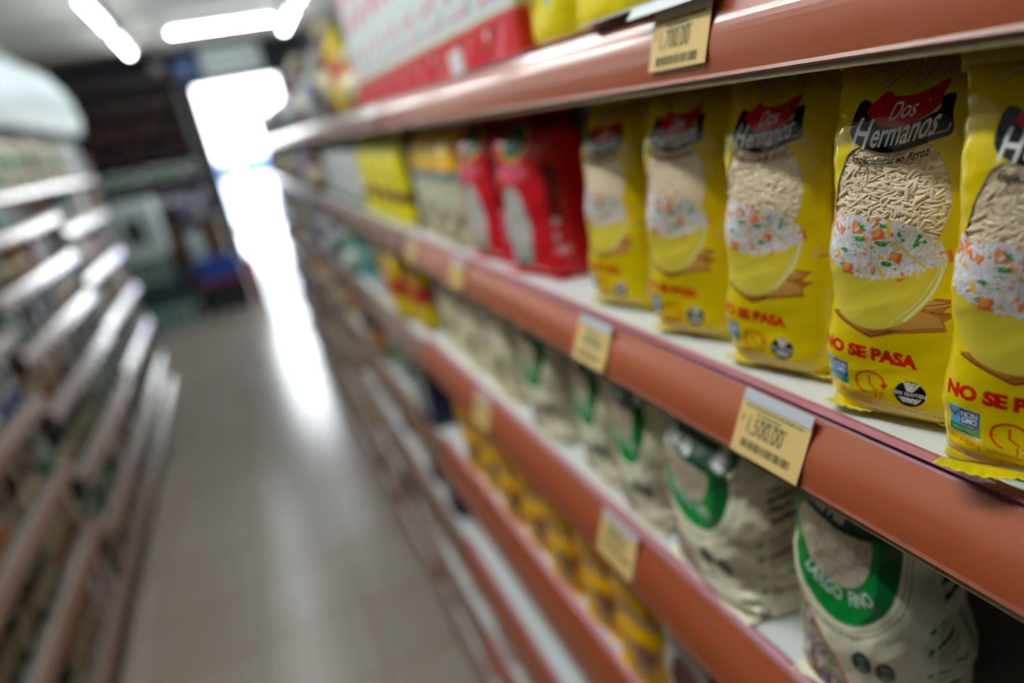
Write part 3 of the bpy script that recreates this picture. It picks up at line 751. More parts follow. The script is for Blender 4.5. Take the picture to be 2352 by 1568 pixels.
# left-hand shelving
LX = .80
LBAY = [(3.82, 5.08), (2.58, 3.80), (1.34, 2.56), (.10, 1.32)]
LLV = [[.03, -.19, -.44, -.685, -.93, -1.18, -1.36], [.03, -.11, -.295, -.49, -.70, -.95, -1.18, -1.36], [.03, -.17, -.40, -.62, -.86, -1.10, -1.36], [.03, -.20, -.45, -.70, -.95, -1.18, -1.36]]
ORD = ['top', 'second', 'third', 'fourth', 'fifth', 'sixth', 'seventh', 'lowest']
LBN = ['farthest', 'third', 'second', 'nearest']
for b, (y0, y1) in enumerate(LBAY):
    for i, z in enumerate(LLV[b]):
        e = min(.02, .004 * i)
        shelf(-1, y0, y1, LX - e, z, LX - e - .014, z - .05, depth=.38, light_tint=True, label=f'{ORD[i]} shelf with brown price strip, {LBN[b]} bay of the left-hand shelving')
for b, y in enumerate((.09, 1.33, 2.57, 3.81)):
    o = MB().box(-LX - .4, -LX - .03, y - .009, y + .009, -1.411, .24, M['post']).build('upright_post'); o.location = (0, 0, EYE)
    tag(o, f'dark upright divider of the left shelving, {["first", "second", "third", "fourth"][b]} from the camera', 'shelf post')
M['endp'] = mat('end_panel_grey', (150, 148, 140), .5, noise=.1, nscale=4)
o = MB().box(-LX - .4, -LX + .0, 5.09, 5.115, -1.5, .13, M['endp']).build('end_panel'); o.location = (0, 0, EYE)
tag(o, 'grey end panel of the left shelving beside the freezer', 'shelf panel')
o = MB().box(-LX - .42, -LX - .4, .05, 5.12, -1.5, .28, M['board_dark']).build('back_panel'); o.location = (0, 0, EYE)
tag(o, 'dark back panel of the left-hand shelving', 'shelf panel')
o = MB().box(-LX - .38, -LX - .02, .1, 5.085, -1.5, -1.412, M['post'], .003).build('shelf_plinth'); o.location = (0, 0, EYE)
tag(o, 'dark brown plinth under the left-hand shelving', 'plinth')

# ------------------------------------------------------------------ price tags in the strips
M['tagc'] = mat('price_tag_card', (226, 192, 122), .6, noise=.05, nscale=60)
M['ink'] = mat('price_tag_ink', (92, 84, 62), .6); M['ink2'] = mat('price_tag_green_ink', (120, 132, 88), .6)
M['holder'] = mat('clear_holder_edge', (206, 208, 214), .25, coat=.5)
def strip_frame(q, yc):
    xt, zt, xb, zb = LV[q]
    top = Vector((xt - .0036, yc, zt + EYE - .001)); bot = Vector((xb - .0036, yc, zb + EYE + .004))
    up = (top - bot).normalized(); right = Vector((0, -1, 0)); n = right.cross(up)
    mm = Matrix.Identity(4)
    for i in range(3): mm[i][0] = right[i]; mm[i][1] = up[i]; mm[i][2] = n[i]; mm[i][3] = top[i]
    return mm
def flat_text(name, items, mm, parent, z=.0009):
    b = MB()
    for s, x, y, size, xs in items:
        V, T = text_tris(s, .0)
        if len(T): b.add([((p[0] * xs) * size + x, p[1] * size + y, z) for p in V], [tuple(t) for t in T], mm)
    return b.build(name, parent)
def price_tag(q, yc, price, label, w=.054, h=.0385, head=.004, text=True, rot=0.0):
    r = empty('price_tag'); tag(r, label, 'price tag', kind='thing')
    r.matrix_world = strip_frame(q, yc) @ Matrix.Rotation(rot, 4, 'Z')
    cd = MB().box(-w / 2, w / 2, -h, -.0012, 0, .0006, M['tagc']).build('card', r)
    MB().box(-w / 2 + .001, w / 2, -.0062, .0008, .0006, .0014, M['holder']).build('holder_edge', r)
    if text:
        if price: flat_text('price_lettering', [('$', -w / 2 + .003, -.0185, .0066, .7), (price, -w / 2 + .0075, -.0245, .0150, .585)], M['ink'], cd)
        rs = random.Random(int(yc * 1000))
        if not price:
            b = MB()
            for k in range(7): b.box(-w / 2 + .010 + k * .0052, -w / 2 + .0132 + k * .0052, -.0235, -.0150, .0006, .0008, M['ink2'])
            b.build('price_lettering', cd)
        b = MB(); x = -w / 2 + .007
        while x < w / 2 - .009:
            k = rs.choice((.0003, .0005, .0008)); b.box(x, x + k, -.0335, -.0285, .0006, .0008, M['ink']); x += k + rs.choice((.0004, .0006, .001))
        b.build('barcode', cd)
        b = MB()
        for yy, xa, xb2 in ((-.0095, .004, .050), (-.0125, .014, .034), (-.0150, .018, .040)):
            x = -w / 2 + xa
            while x < -w / 2 + xb2 - .001:
                k = rs.choice((.0006, .0009, .0013)); b.box(x, x + k, yy, yy + .0015, .0006, .0008, M['ink2']); x += k + rs.choice((.0003, .0008))
        b.build('small_print', cd)
    return r
price_tag('B', .281, '1,500.00', 'cream price tag reading 1,500.00 below the rice bags')
price_tag('B', .494, '', 'cream price tag below the farthest two yellow rice bags')
price_tag('B', .872, '', 'small blurred cream price tag below the red rice bags', w=.05)
price_tag('B', 1.12, '', 'blurred cream price tag at the joint of the second shelf', w=.05)
price_tag('A', .352, '1,700.00', 'cream price tag on the top shelf strip under a white card', h=.036)
price_tag('C', .486, '', 'cream price tag on the third shelf strip below the rice sacks', w=.062, h=.044)
price_tag('C', .86, '', 'blurred cream price tag on the third shelf strip, near the first post', w=.06, h=.046)
M['card'] = mat('white_card', (226, 228, 228), .45)
r = empty('shelf_card', (.2585, .395, EYE + .0365)); tag(r, 'white printed card lying over the top shelf edge', 'card')
cd = MB().box(-.004, .075, -.075, .076, 0, .0012, M['card']).add([(-.004, -.075, 0), (-.004, .004, 0), (-.009, .004, -.006), (-.009, -.075, -.006)], [(0, 1, 2, 3)], M['card']).build('card', r)
flat_b = MB()
for k in range(4): flat_b.box(.004 + k * .006, .007 + k * .006, -.062, -.012 - .01 * (k % 2), .0012, .0015, M['ink2'])
flat_b.build('printed_lines', cd)
# ------------------------------------------------------------------ yellow rice bags on the second shelf
def zB(x=0): return EYE + LV['B'][1] - .001
M['film_win'] = film_material('printed_rice_film', .1, .42, 70, coat=.5, window=True)
M['film'] = film_material('printed_film', .24, .3, 70)
M['film_soft'] = film_material('printed_film_crinkled', .32, .5, 45)
A_y = art_yellow()
pl = Pillow(77, 52, 166, seed=1, lump=1.0, ex=.60, top_flat=40, bot=15)
A_y.w = pl.per if False else A_y.w
def fit_print(a, t):
    """how the flat design stretches over the filled bag"""
    return np.where(np.abs(a) < 60, -36 + (a + 37) * .938, a), np.interp(t, [0, 20, 34, 46, 70, 99, 130, 170], [0, 23, 38, 51, 75, 100, 130, 170])
yb = pillow_bag('rice_bag', pl, A_y, M['film_win'], remap=fit_print, fine=.34, coarse=1.6, f0=-46, f1=52, seal_rgb=(226, 206, 20), fill=rice_fill)
GY = 'yellow rice bags on the second shelf'
def ybag(x, y, th, lab, sc=(1, 1, 1), first=False, z=None, sealk=None):
    o = yb if first else dup(yb)
    for c in kids(o) if sealk else ():
        if c.name.startswith('bottom_seal'): c.scale = (1, sealk, 1); c.location.z = .0028 if sealk > 1 else 0; c.rotation_euler.x = R(-3) if sealk > 1 else 0
    o.location = (x, y, zB() + (.0012 if x < .33 else 0)); o.rotation_euler = (R(-4.5) if x < .33 else 0, 0, R(-90 + th)); o.scale = sc
    return tag(o, lab, 'rice bag', GY)
S4 = 1.035
ybag(.2905, .2320, 20, 'yellow rice bag in sharp focus, its whole red and black banner showing', first=True, sc=(S4, S4, S4), sealk=.86)
ybag(.2805, .1610, 25, 'yellow rice bag whose bottom seal hangs over the shelf lip', sc=(1.0, .70, 1.0), sealk=1.9)
ybag(.2920, .3165, 17, 'yellow rice bag directly above the 1,500.00 price tag, tilted logo', sc=(S4, S4, S4), sealk=.84)
ybag(.2940, .4060, 21, 'yellow rice bag second from the red bags', sc=(S4, S4, S4), sealk=.84)
ybag(.2970, .5100, 16, 'yellow rice bag standing next to the red bags', sc=(S4, S4, 1.0), sealk=.84)
for k, (x, y, th) in enumerate(((.382, .275, 12), (.386, .365, 4), (.382, .190, 16), (.386, .455, 3))):
    ybag(x, y, th, ['yellow rice bag in the second row, behind the sharply focused bag', 'yellow rice bag in the second row, third from the camera', 'yellow rice bag in the second row, nearest the camera', 'yellow rice bag in the second row, nearest the red bags'][k], sc=(1, 1, 1.05))

# ------------------------------------------------------------------ cream rice sacks on the third shelf
CRM = (246, 240, 208)
def art_cream():
    A = Art(268, 190, 5, CRM)
    up = 17
    gr, dk = (0, 132, 52), (20, 60, 38)
    cx0, cyc = -4, 99
    A.ell(cx0, cyc + 4, 40, 60, (196, 192, 160), ring=.9); A.ell(cx0, cyc + 4, 42.5, 63, (120, 120, 90), ring=.6)
    A.ell(cx0, cyc + 6, 37, 58, gr)
    A.poly([(cx0 + 12, 51.5), (cx0 + 20, 56.5), (cx0 + 27, 65), (cx0 + 32.5, 77), (cx0 + 36, 92), (cx0 + 36.8, 110), (cx0 + 36, 130), (cx0 + 26, 147), (cx0 + 24, 82), (cx0 + 20, 62)], (0, 84, 36))
    A.ell(cx0 - 3, cyc + 4, 24, 33, (206, 190, 164))
    rs = np.random.RandomState(4)
    for k in range(2600):
        x, y = cx0 - 3 + rs.uniform(-24, 24), cyc + 4 + rs.uniform(-33, 33)
        if ((x - cx0 + 3) / 23.4) ** 2 + ((y - cyc - 4) / 32.4) ** 2 < 1:
            g = rs.randint(150, 222); A.ell(x, y, 1.0, .45, (g + 8, g - 8, g - 32), rs.uniform(0, 3.1))
    A.poly(spline([(-36, 138), (-38, 122), (-24, 116), (0, 111), (22, 111), (34, 118), (34, 130), (16, 136), (-10, 140)], 8), dk)
    A.poly(spline([(-30, 146), (-8, 146), (20, 141), (20, 137), (-6, 141), (-30, 142)], 6), (0, 140, 60))
    A.text('Molinos', -22, 130, 5, (230, 232, 225), xs=.8, warp=lambda x, y: (x, y - .06 * (x + 20)))
    A.text('Molinos Ala', -34, 118, 14, (235, 236, 230), xs=.52, shear=.2, bold=.02, warp=lambda x, y: (x, y - .08 * (x + 30) + .002 * (x + 4) ** 2))
    A.ell(25, 122, 4.2, 8, (236, 238, 236), .2); A.ell(25, 122, 6.4, 10, (150, 152, 140), .2, ring=1)
    def arc(x, y):
        a = -math.pi / 2 + (x + 2) / 34.0; r = 46 - (y - 81)
        return cx0 + r * math.cos(a) * .80, 103 + r * math.sin(a)
    A.text('LARGO  FINO', -3, 84.2, 12.8, (214, 236, 220), xs=.66, align='c', bold=.02, warp=arc)
    A.text('de alta calidad de origen', -8, 41.5, 5.2, (40, 44, 36), xs=.72, shear=.3, align='c', warp=lambda x, y: (x, y + .010 * (x + 4) ** 2 - 1.5))
    for k in range(9): A.stroke([(24 + k * .9, 47 + k * 1.1), (25.4 + k * .9, 45.6 + k * 1.1)], .5, (70, 76, 60))
    # serving suggestion
    pic = spline([(-62, 62), (-42, 58), (-25, 46), (-10, 28), (0, 8), (2, -17), (-60, -6)], 8)
    A.poly(pic, (206, 112, 60)); pic2 = [(x - 1.4, y - 1.6) for x, y in pic]; A.poly(pic2, (176, 168, 160))
    for k in range(420):
        x, y = rs.uniform(-62, -2), rs.uniform(-17, 58)
        if y > 60 - (x + 62) * .35 - max(0, x + 26) * 1.15 or (x > -6 and y > 10): continue
        c = [(150, 160, 30), (100, 130, 40), (140, 60, 60), (190, 180, 180), (206, 190, 180), (90, 60, 110)][rs.randint(6)]
        A.ell(x, y, rs.uniform(1.2, 4), rs.uniform(.7, 1.8), c, rs.uniform(0, 3.1))
    for k, x in enumerate((10, 23)):
        y = 27 - 2.2 * k; A.poly(spline([(x - 5, y + 3), (x - 5, y - 5), (x, y - 8), (x + 5, y - 5), (x + 5, y + 4), (x, y + 8)], 6), (34, 60, 56))
        A.text('EN', x, y + 1.6, 3, (190, 200, 190), align='c', bold=.02); A.text('SIN', x, y - 2, 3, (190, 200, 190), align='c'); A.ell(x, y - 5, 3, 1.6, (150, 165, 150))
    # side bullets
    for k, (y, t1) in enumerate(((58, 19), (42, 17), (24, 22), (8, 18))):
        A.ell(48, y, 2.3, 2.3, (10, 130, 60)); A.stroke([(54, y), (54 + t1, y)], 2.6, (50, 56, 48))
        for q in range(2): A.stroke([(53, y - 5 - 3.6 * q), (74 - 3 * q, y - 5 - 3.6 * q)], .9, (120, 120, 96))
    for k, t1 in enumerate((16, 24, 15, 19)): A.stroke([(57, 100 - 8 * k), (57 + t1, 100 - 8 * k)], 3.6, (56, 60, 52))
    A.stroke([(84, 22), (84, 70)], 2.4, (120, 120, 96))
    A.poly([(-100, 20), (-80, 20), (-80, 70), (-100, 70)], (190, 184, 150))
    n = int(up * A.p); A.a = np.concatenate([np.repeat(A.a[:1], n, 0), A.a[:-n]], 0)
    return A
A_c = art_cream()
plc = Pillow(88, 74, 162, seed=4, lump=3.0, ex=.60, top_flat=34, bot=14)
cb = pillow_bag('rice_sack', plc, A_c, film_material('cream_woven_film', .34, .45, 38), fine=.8, coarse=2.4, f0=-50, f1=75, seal_rgb=CRM, tlen=6)
zC = EYE + LV['C'][1] - .001
GC = 'cream and green rice sacks on the third shelf'
def csack(x, y, th, lab, sc=(1, 1, 1), first=False):
    o = cb if first else dup(cb)
    o.location = (x, y, zC); o.rotation_euler = (0, 0, R(-90 + th)); o.scale = sc
    return tag(o, lab, 'rice sack', GC)
csack(.2860, .2480, 12, 'cream rice sack with green LARGO FINO band, closest to the camera', first=True, sc=(1, 1, 1.03))
csack(.2840, .3740, -2, 'slumped cream rice sack under the 1,500.00 tag, creases across its side', sc=(1.34, 1.06, .90))
csack(.2880, .4800, 2, 'cream rice sack with dark green logo, directly behind the slumped sack', sc=(.92, 1, .95))
csack(.2880, .5640, 0, 'narrow cream rice sack wedged between two fuller sacks', sc=(.94, .9, .98))
csack(.2880, .6900, 4, 'cream rice sack beside the red-striped sacks', sc=(1.1, 1, 1))
csack(.385, .33, 8, 'cream rice sack in the shade behind the front row')

# ------------------------------------------------------------------ generic designs
def art_plain(w, h, base, items=(), ppm=1.5):
    A = Art(w, h, ppm, base)
    for it in items:
        if it[0] == 'band': A.poly([(-w / 2, it[1]), (w / 2, it[1]), (w / 2, it[2]), (-w / 2, it[2])], it[3])
        elif it[0] == 'box': A.poly([(it[1], it[2]), (it[3], it[2]), (it[3], it[4]), (it[1], it[4])], it[5])
        elif it[0] == 'ell': A.ell(*it[1:5], it[5])
        elif it[0] == 'grain': rice_photo(A, it[1], it[3], it[2], it[4], lambda x, y: ((x - (it[1] + it[3]) / 2) / ((it[3] - it[1]) / 2)) ** 2 + ((y - (it[2] + it[4]) / 2) / ((it[4] - it[2]) / 2)) ** 2 < 1, it[5], grain=4)
        elif it[0] == 'text': A.text(it[1], it[2], it[3], it[4], it[5], xs=.75, align='c', bold=.02)
    return A
def simple_bag(name, W, D, H, base, items, seed=0, lump=1.2, fine=2.4, seal=None, mt=None, seals=True, tf=40):
    p = Pillow(W, D, H, seed=seed, lump=lump, top_flat=tf, bot=16)
    A = art_plain(p.per + 2, H + 2, base, items)
    return pillow_bag(name, p, A, mt or M['film'], fine=fine, coarse=fine * 2, f0=-W * .6, f1=W * .8, seal_rgb=seal or base, seals=seals)
used = set()
def place(proto, loc, th, lab, cat, group=None, sc=None, side=1):
    if proto.name not in used: used.add(proto.name); o = proto
    else: o = dup(proto)
    o.location = loc; o.rotation_euler = (0, 0, R(-90 * side + (th if side == 1 else -th)))
    if sc: o.scale = sc
    return tag(o, lab, cat, group)

# red bags
red = simple_bag('red_bean_bag', 118, 66, 166, (196, 22, 32), [('band', 150, 170, (110, 16, 24)), ('ell', -2, 142, 24, 17, (214, 190, 30)), ('ell', -2, 143, 21, 15, (34, 62, 50)), ('ell', -2, 143, 13, 5, (120, 140, 124)),
      ('ell', -6, 114, 30, 10, (222, 96, 112)), ('ell', -14, 52, 25, 48, (168, 172, 164)), ('grain', -36, 8, 8, 96, 420), ('ell', -14, 12, 14, 9, (40, 120, 80)), ('box', 44, 60, 60, 120, (110, 20, 26)), ('ell', 52, 32, 10, 4, (230, 150, 160)), ('ell', 50, 62, 4, 4, (190, 170, 180)), ('ell', 48, 46, 4, 4, (190, 170, 180)), ('box', -54, 2, 56, 10, (200, 20, 30))], seed=7, lump=1.3, fine=2.0)
GR = 'red bags on the second shelf'
place(red, (.305, .690, zB()), 12, 'red bag with pale oval picture, beside the yellow rice bags', 'rice bag', GR)
place(red, (.302, .818, zB()), 8, 'red bag farther from the camera, mostly hidden by its twin', 'rice bag', GR)
place(red, (.385, .62, zB()), 4, 'red bag in the dark second row', 'rice bag', GR)
# cream packs with orange-yellow tops
ycr = simple_bag('noodle_bag', 88, 60, 166, (206, 202, 168), [('band', 108, 170, (236, 182, 40)), ('band', 96, 110, (110, 128, 130)), ('ell', -8, 132, 20, 10, (244, 208, 90)), ('ell', 6, 60, 20, 26, (196, 196, 170)), ('ell', 20, 40, 12, 10, (120, 96, 70)), ('box', -30, 12, 10, 30, (150, 130, 100))], seed=12, fine=3)
for k in range(3):
    place(ycr, (.298 + .004 * k, .935 + .092 * k, zB()), 6, ['cream and orange-topped pack next to the red bags', 'cream and orange-topped pack in the middle of three', 'cream and orange-topped pack touching the first brown post'][k], 'food pack', 'cream packs with orange tops')
# lemon yellow packs past the first post
ylm = simple_bag('yellow_pasta_pack', 96, 56, 160, (232, 216, 10), [('band', 42, 62, (56, 52, 20)), ('ell', 18, 52, 16, 8, (190, 70, 30)), ('box', -20, 70, -6, 150, (220, 214, 120)), ('band', 26, 40, (238, 224, 20))], seed=15, fine=3.2)
for k in range(4):
    place(ylm, (.298, 1.285 + .105 * k, zB()), 5, ['lemon yellow pack with dark band, just past the first post', 'second lemon yellow pack past the first post', 'third lemon yellow pack past the first post', 'fourth lemon yellow pack, next to the white packs'][k], 'food pack', 'lemon yellow packs')
wht = simple_bag('white_flour_pack', 96, 60, 158, (206, 210, 206), [('band', 130, 150, (70, 100, 76)), ('band', 2, 22, (96, 112, 84)), ('ell', 0, 80, 22, 26, (190, 196, 196))], seed=17, fine=3.5)
for k in range(5):
    place(wht, (.298, 1.72 + .115 * k, zB()), 5, 'blurred white pack with green foot in the row beyond the lemon packs', 'food pack', 'white packs on the second shelf')

# top shelf: yellow bags, then printed white and red packs
zA = EYE + LV['A'][1] - .001
yta = simple_bag('yellow_snack_bag', 92, 60, 220, (226, 206, 10), [('ell', 14, 40, 5, 6, (120, 180, 210)), ('ell', -20, 44, 5, 12, (110, 110, 30)), ('ell', -8, 70, 30, 16, (232, 220, 110)), ('band', 120, 150, (240, 225, 120)), ('box', -40, 2, 60, 10, (214, 180, 6))], seed=20, fine=3)
place(yta, (.318, .502, zA), 4, 'yellow bag on the top shelf beside the white card', 'food pack', 'yellow bags on the top shelf')
place(yta, (.315, .590, zA), 2, 'yellow bag on the top shelf beside the white and red packs', 'food pack', 'yellow bags on the top shelf', (.86, 1, 1))
M['carton'] = film_material('printed_carton', .4, .05, 30, coat=.2)
def art_carton():
    A = Art(300, 235, 2, (212, 220, 218))
    A.poly([(-150, 0), (150, 0), (150, 44), (-150, 44)], (196, 24, 36)); A.poly([(-150, 44), (150, 44), (150, 47), (-150, 47)], (210, 200, 150))
    A.poly([(-40, 4), (-16, 38), (-6, 36), (-30, 4)], (150, 22, 30)); A.poly([(-6, 4), (14, 36), (22, 34), (4, 4)], (224, 120, 130)); A.ell(-26, 30, 5, 5, (226, 210, 210))
    for k in range(3):
        q = 74 + k * 50
        A.ell(-22, q + 10, 9, 5, (204, 40, 60), .6); A.ell(-4, q + 14, 7, 4, (204, 60, 76), .4); A.ell(14, q + 18, 10, 4.5, (204, 40, 60), .5)
    A.ell(20, 150, 16, 20, (204, 40, 56)); A.ell(-30, 190, 12, 16, (204, 40, 56)); A.ell(34, 70, 8, 12, (170, 190, 180))
    A.stroke([(-30, 60), (-4, 61)], 5, (206, 90, 100)); A.stroke([(4, 61), (28, 62)], 5, (206, 90, 100))
    return A
def carton(name, W, D, H, art, mt, flap=True):
    """printed carton > box, top_flap"""
    root = empty(name); w, dd, h = W / 1000, D / 1000, H / 1000
    P = []; UV = []; n = max(6, int(W / 3)); m_ = max(8, int(H / 3))
    xs = []; r = 1.5
    per = [(-W / 2 + r, -D / 2), (W / 2 - r, -D / 2), (W / 2, -D / 2 + r), (W / 2, D / 2 - r), (W / 2 - r, D / 2), (-W / 2 + r, D / 2), (-W / 2, D / 2 - r), (-W / 2, -D / 2 + r)]
    pts = []; arc = []; s0 = -W / 2
    for k in range(8):
        a, b = np.array(per[k]), np.array(per[(k + 1) % 8]); l = np.linalg.norm(b - a); c = max(1, int(l / 3))
        for q in range(c): pts.append(a + (b - a) * q / c); arc.append(s0 + l * q / c)
        s0 += l
    pts = np.array(pts); arc = np.array(arc); T = np.linspace(0, H, m_)
    X = np.tile(pts[:, 0], m_); Y = np.tile(pts[:, 1], m_); Z = np.repeat(T, len(pts)); S = np.tile(arc, m_)
    me = grid_mesh('box', np.stack([X, Y, Z], 1) / 1000, len(pts), m_, True, cap_bottom=True); set_print(me, art.sample(S, Z, 1.5))
    me.polygons.foreach_set('use_smooth', np.zeros(len(me.polygons), bool))
    link_mesh('box', me, root, [mt])
    MB().box(-w / 2 + .001, w / 2 - .001, -dd / 2 + .001, dd / 2 - .001, h - .001, h + .0005, M['card']).build('top_flap', root)
    return root
ct = carton('tomato_carton', 100, 64, 225, art_carton(), M['carton'])
for k in range(8):
    place(ct, (.312, .690 + .1025 * k, zA), 2, ['white and red carton touching the yellow bags on the top shelf', 'second white and red carton, with a small white tag before it', 'third white and red carton along the top shelf', 'fourth white and red carton along the top shelf', 'fifth white and red carton along the top shelf', 'sixth white and red carton along the top shelf', 'seventh white and red carton along the top shelf', 'last white and red carton, beside the amber jars'][k], 'carton', 'white and red cartons on the top shelf')
r = empty('shelf_talker', (.268, .79, zA)); tag(r, 'small white tag standing before the white and red cartons', 'card')
MB().box(-.001, .001, -.022, .022, 0, .026, M['card'], .0006).build('card', r); MB().box(-.006, .004, -.014, .014, 0, .002, M['holder']).build('foot', r)

# striped cream and red sacks behind the third shelf sacks
stp = simple_bag('striped_rice_sack', 96, 62, 158, (236, 230, 190), [('box', -48, 40, -30, 178, (160, 24, 36)), ('ell', -2, 110, 20, 34, (196, 186, 172)), ('ell', 0, 150, 28, 14, (100, 116, 108)), ('ell', 4, 40, 16, 14, (176, 176, 120)), ('ell', 20, 60, 10, 8, (90, 120, 100))], seed=25, lump=1.8, fine=3)
for k in range(3):
    place(stp, (.286 + .003 * k, .83 + .125 * k, zC), 2, ['cream sack with dark red stripe beside the green-banded sacks', 'middle cream sack with dark red stripe', 'cream sack with dark red stripe beside the first post'][k], 'rice sack', 'red-striped sacks on the third shelf')
# fourth shelf: amber pasta packs, bean bag
zD = EYE + LV['D'][1] - .001
amb = simple_bag('amber_pasta_pack', 78, 60, 172, (244, 180, 4), [('box', 2, 20, 30, 60, (160, 130, 96)), ('ell', 6, 110, 18, 20, (206, 150, 20)), ('band', 130, 150, (150, 84, 20)), ('ell', 24, 50, 12, 16, (168, 96, 30)), ('band', 84, 92, (190, 160, 110))], seed=31, lump=2, fine=3)
for k in range(7):
    place(amb, (.266 + .004 * (k % 2), .505 + .088 * k, zD), 4, ['amber pasta pack beside the bean bag on the fourth shelf', 'second amber pasta pack from the bean bag', 'third amber pasta pack from the bean bag', 'fourth amber pasta pack from the bean bag', 'fifth amber pasta pack from the bean bag', 'sixth amber pasta pack from the bean bag', 'amber pasta pack against the first post on the fourth shelf'][k], 'food pack', 'amber pasta packs')
bean = simple_bag('bean_bag', 90, 56, 164, (196, 190, 176), [('band', 140, 180, (236, 214, 10)), ('box', -50, 100, -30, 150, (30, 150, 50)), ('ell', -2, 82, 30, 44, (180, 168, 156)), ('ell', 0, 76, 22, 34, (84, 24, 22)), ('box', 30, 20, 60, 130, (10, 120, 50)), ('band', 2, 22, (236, 214, 10))], seed=35, fine=2.6)
place(bean, (.268, .412, zD), 6, 'green and yellow bag with dark red beans on the fourth shelf', 'bean bag', 'bean bags on the fourth shelf')
place(bean, (.270, .318, zD), 6, 'second bean bag, nearer the camera', 'bean bag', 'bean bags on the fourth shelf')
zE = EYE + LV['E'][1] - .001
blu = simple_bag('blue_white_pack', 90, 60, 150, (200, 208, 216), [('band', 20, 80, (50, 60, 130)), ('ell', 0, 110, 20, 16, (60, 80, 150))], seed=41, fine=3.5)
place(blu, (.30, .80, zE), 4, 'blue and white pack at the near end of the empty stretch of the fifth shelf', 'food pack', 'blue and white packs on the fifth shelf')
place(blu, (.30, .70, zE), 4, 'blue and white pack on the fifth shelf, partly outside the frame', 'food pack', 'blue and white packs on the fifth shelf')
# ------------------------------------------------------------------ smaller stock, farther away
pal = {'white': (206, 210, 208), 'grey': (150, 154, 152), 'red': (178, 40, 44), 'green': (52, 120, 72), 'dark green': (40, 66, 48), 'blue': (40, 70, 140), 'navy': (36, 40, 72),
       'yellow': (220, 190, 30), 'orange': (214, 120, 40), 'amber': (170, 104, 36), 'brown': (96, 62, 44), 'beige': (196, 184, 150), 'pink': (196, 120, 136), 'teal': (60, 150, 150), 'black': (34, 34, 38), 'purple': (104, 76, 122), 'lilac': (150, 140, 170), 'cream': (214, 206, 170), 'dark red': (58, 22, 26), 'smoky': (34, 34, 42)}
PM = {}
def pm(c, rough=.4):
    if (c, rough) not in PM: PM[c, rough] = mat('pack_' + c.replace(' ', '_'), pal[c], rough, noise=.06, nscale=30)
    return PM[c, rough]
def two(c):
    return {'white': 'green', 'grey': 'navy', 'red': 'white', 'green': 'white', 'dark green': 'beige', 'blue': 'white', 'navy': 'grey', 'yellow': 'red', 'orange': 'white', 'amber': 'cream', 'brown': 'beige', 'beige': 'brown', 'pink': 'white', 'teal': 'white', 'black': 'amber', 'purple': 'white', 'lilac': 'white', 'cream': 'green', 'dark red': 'brown', 'smoky': 'dark red'}[c]
PROTO = {}
def stock(kind, c):
    key = (kind, c)
    if key in PROTO: return PROTO[key]
    a, b2 = pm(c), pm(two(c))
    if kind == 'jar':
        r = empty('jar'); MB().lathe([(.030, 0), (.034, .006), (.034, .075), (.026, .088)], a).build('body', r)
        MB().lathe([(.0285, .088), (.0285, .104), (.026, .106)], b2).build('lid', r); MB().lathe([(.0346, .018), (.0346, .062)], b2).build('label', r)
    elif kind == 'bottle':
        r = empty('bottle'); MB().lathe([(.030, 0), (.033, .008), (.033, .105), (.024, .130), (.012, .150), (.012, .168)], a).build('body', r)
        MB().lathe([(.0145, .162), (.0145, .180), (.012, .182)], b2).build('cap', r); MB().lathe([(.0336, .03), (.0336, .09)], b2).build('label', r)
    elif kind == 'can':
        r = empty('food_can'); MB().lathe([(.034, .002), (.036, .004), (.036, .100), (.034, .102)], a).build('body', r)
        MB().lathe([(.0365, .100), (.0365, .105), (.033, .105), (.033, .102)], pm('grey', .2)).build('rim', r); MB().lathe([(.0366, .022), (.0366, .070)], b2).build('label', r)
    elif kind == 'box':
        r = empty('food_box'); MB().box(-.045, .045, -.028, .028, 0, .150, a, .002).build('box', r)
        MB().box(-.036, .036, -.0288, -.0278, .030, .110, b2).build('label', r)
    elif kind == 'bag':
        r = simple_bag('food_bag', 92, 54, 150, pal[c], [('band', 56, 96, pal[two(c)]), ('ell', 0, 118, 26, 14, pal[two(c)]), ('band', 0, 14, tuple(int(x * .8) for x in pal[c]))], seed=len(PROTO), fine=6, seals=False, mt=M['film_soft'])
        MB().box(-.046, .046, -.0015, .0015, .146, .160, pm(c), 0).build('top_seal', r)
    elif kind == 'pouch':
        r = simple_bag('food_pouch', 70, 36, 120, pal[c], [('ell', 0, 60, 22, 30, pal[two(c)])], seed=len(PROTO) + 3, fine=6, seals=False, mt=M['film_soft'])
        MB().box(-.034, .034, -.0015, .0015, .117, .130, pm(c), 0).build('top_seal', r)
    PROTO[key] = r
    return r
HT = {'jar': .106, 'bottle': .182, 'can': .105, 'box': .15, 'bag': .16, 'pouch': .13}
WD = {'jar': .072, 'bottle': .072, 'can': .078, 'box': .096, 'bag': .100, 'pouch': .078}
rq = random.Random(77)
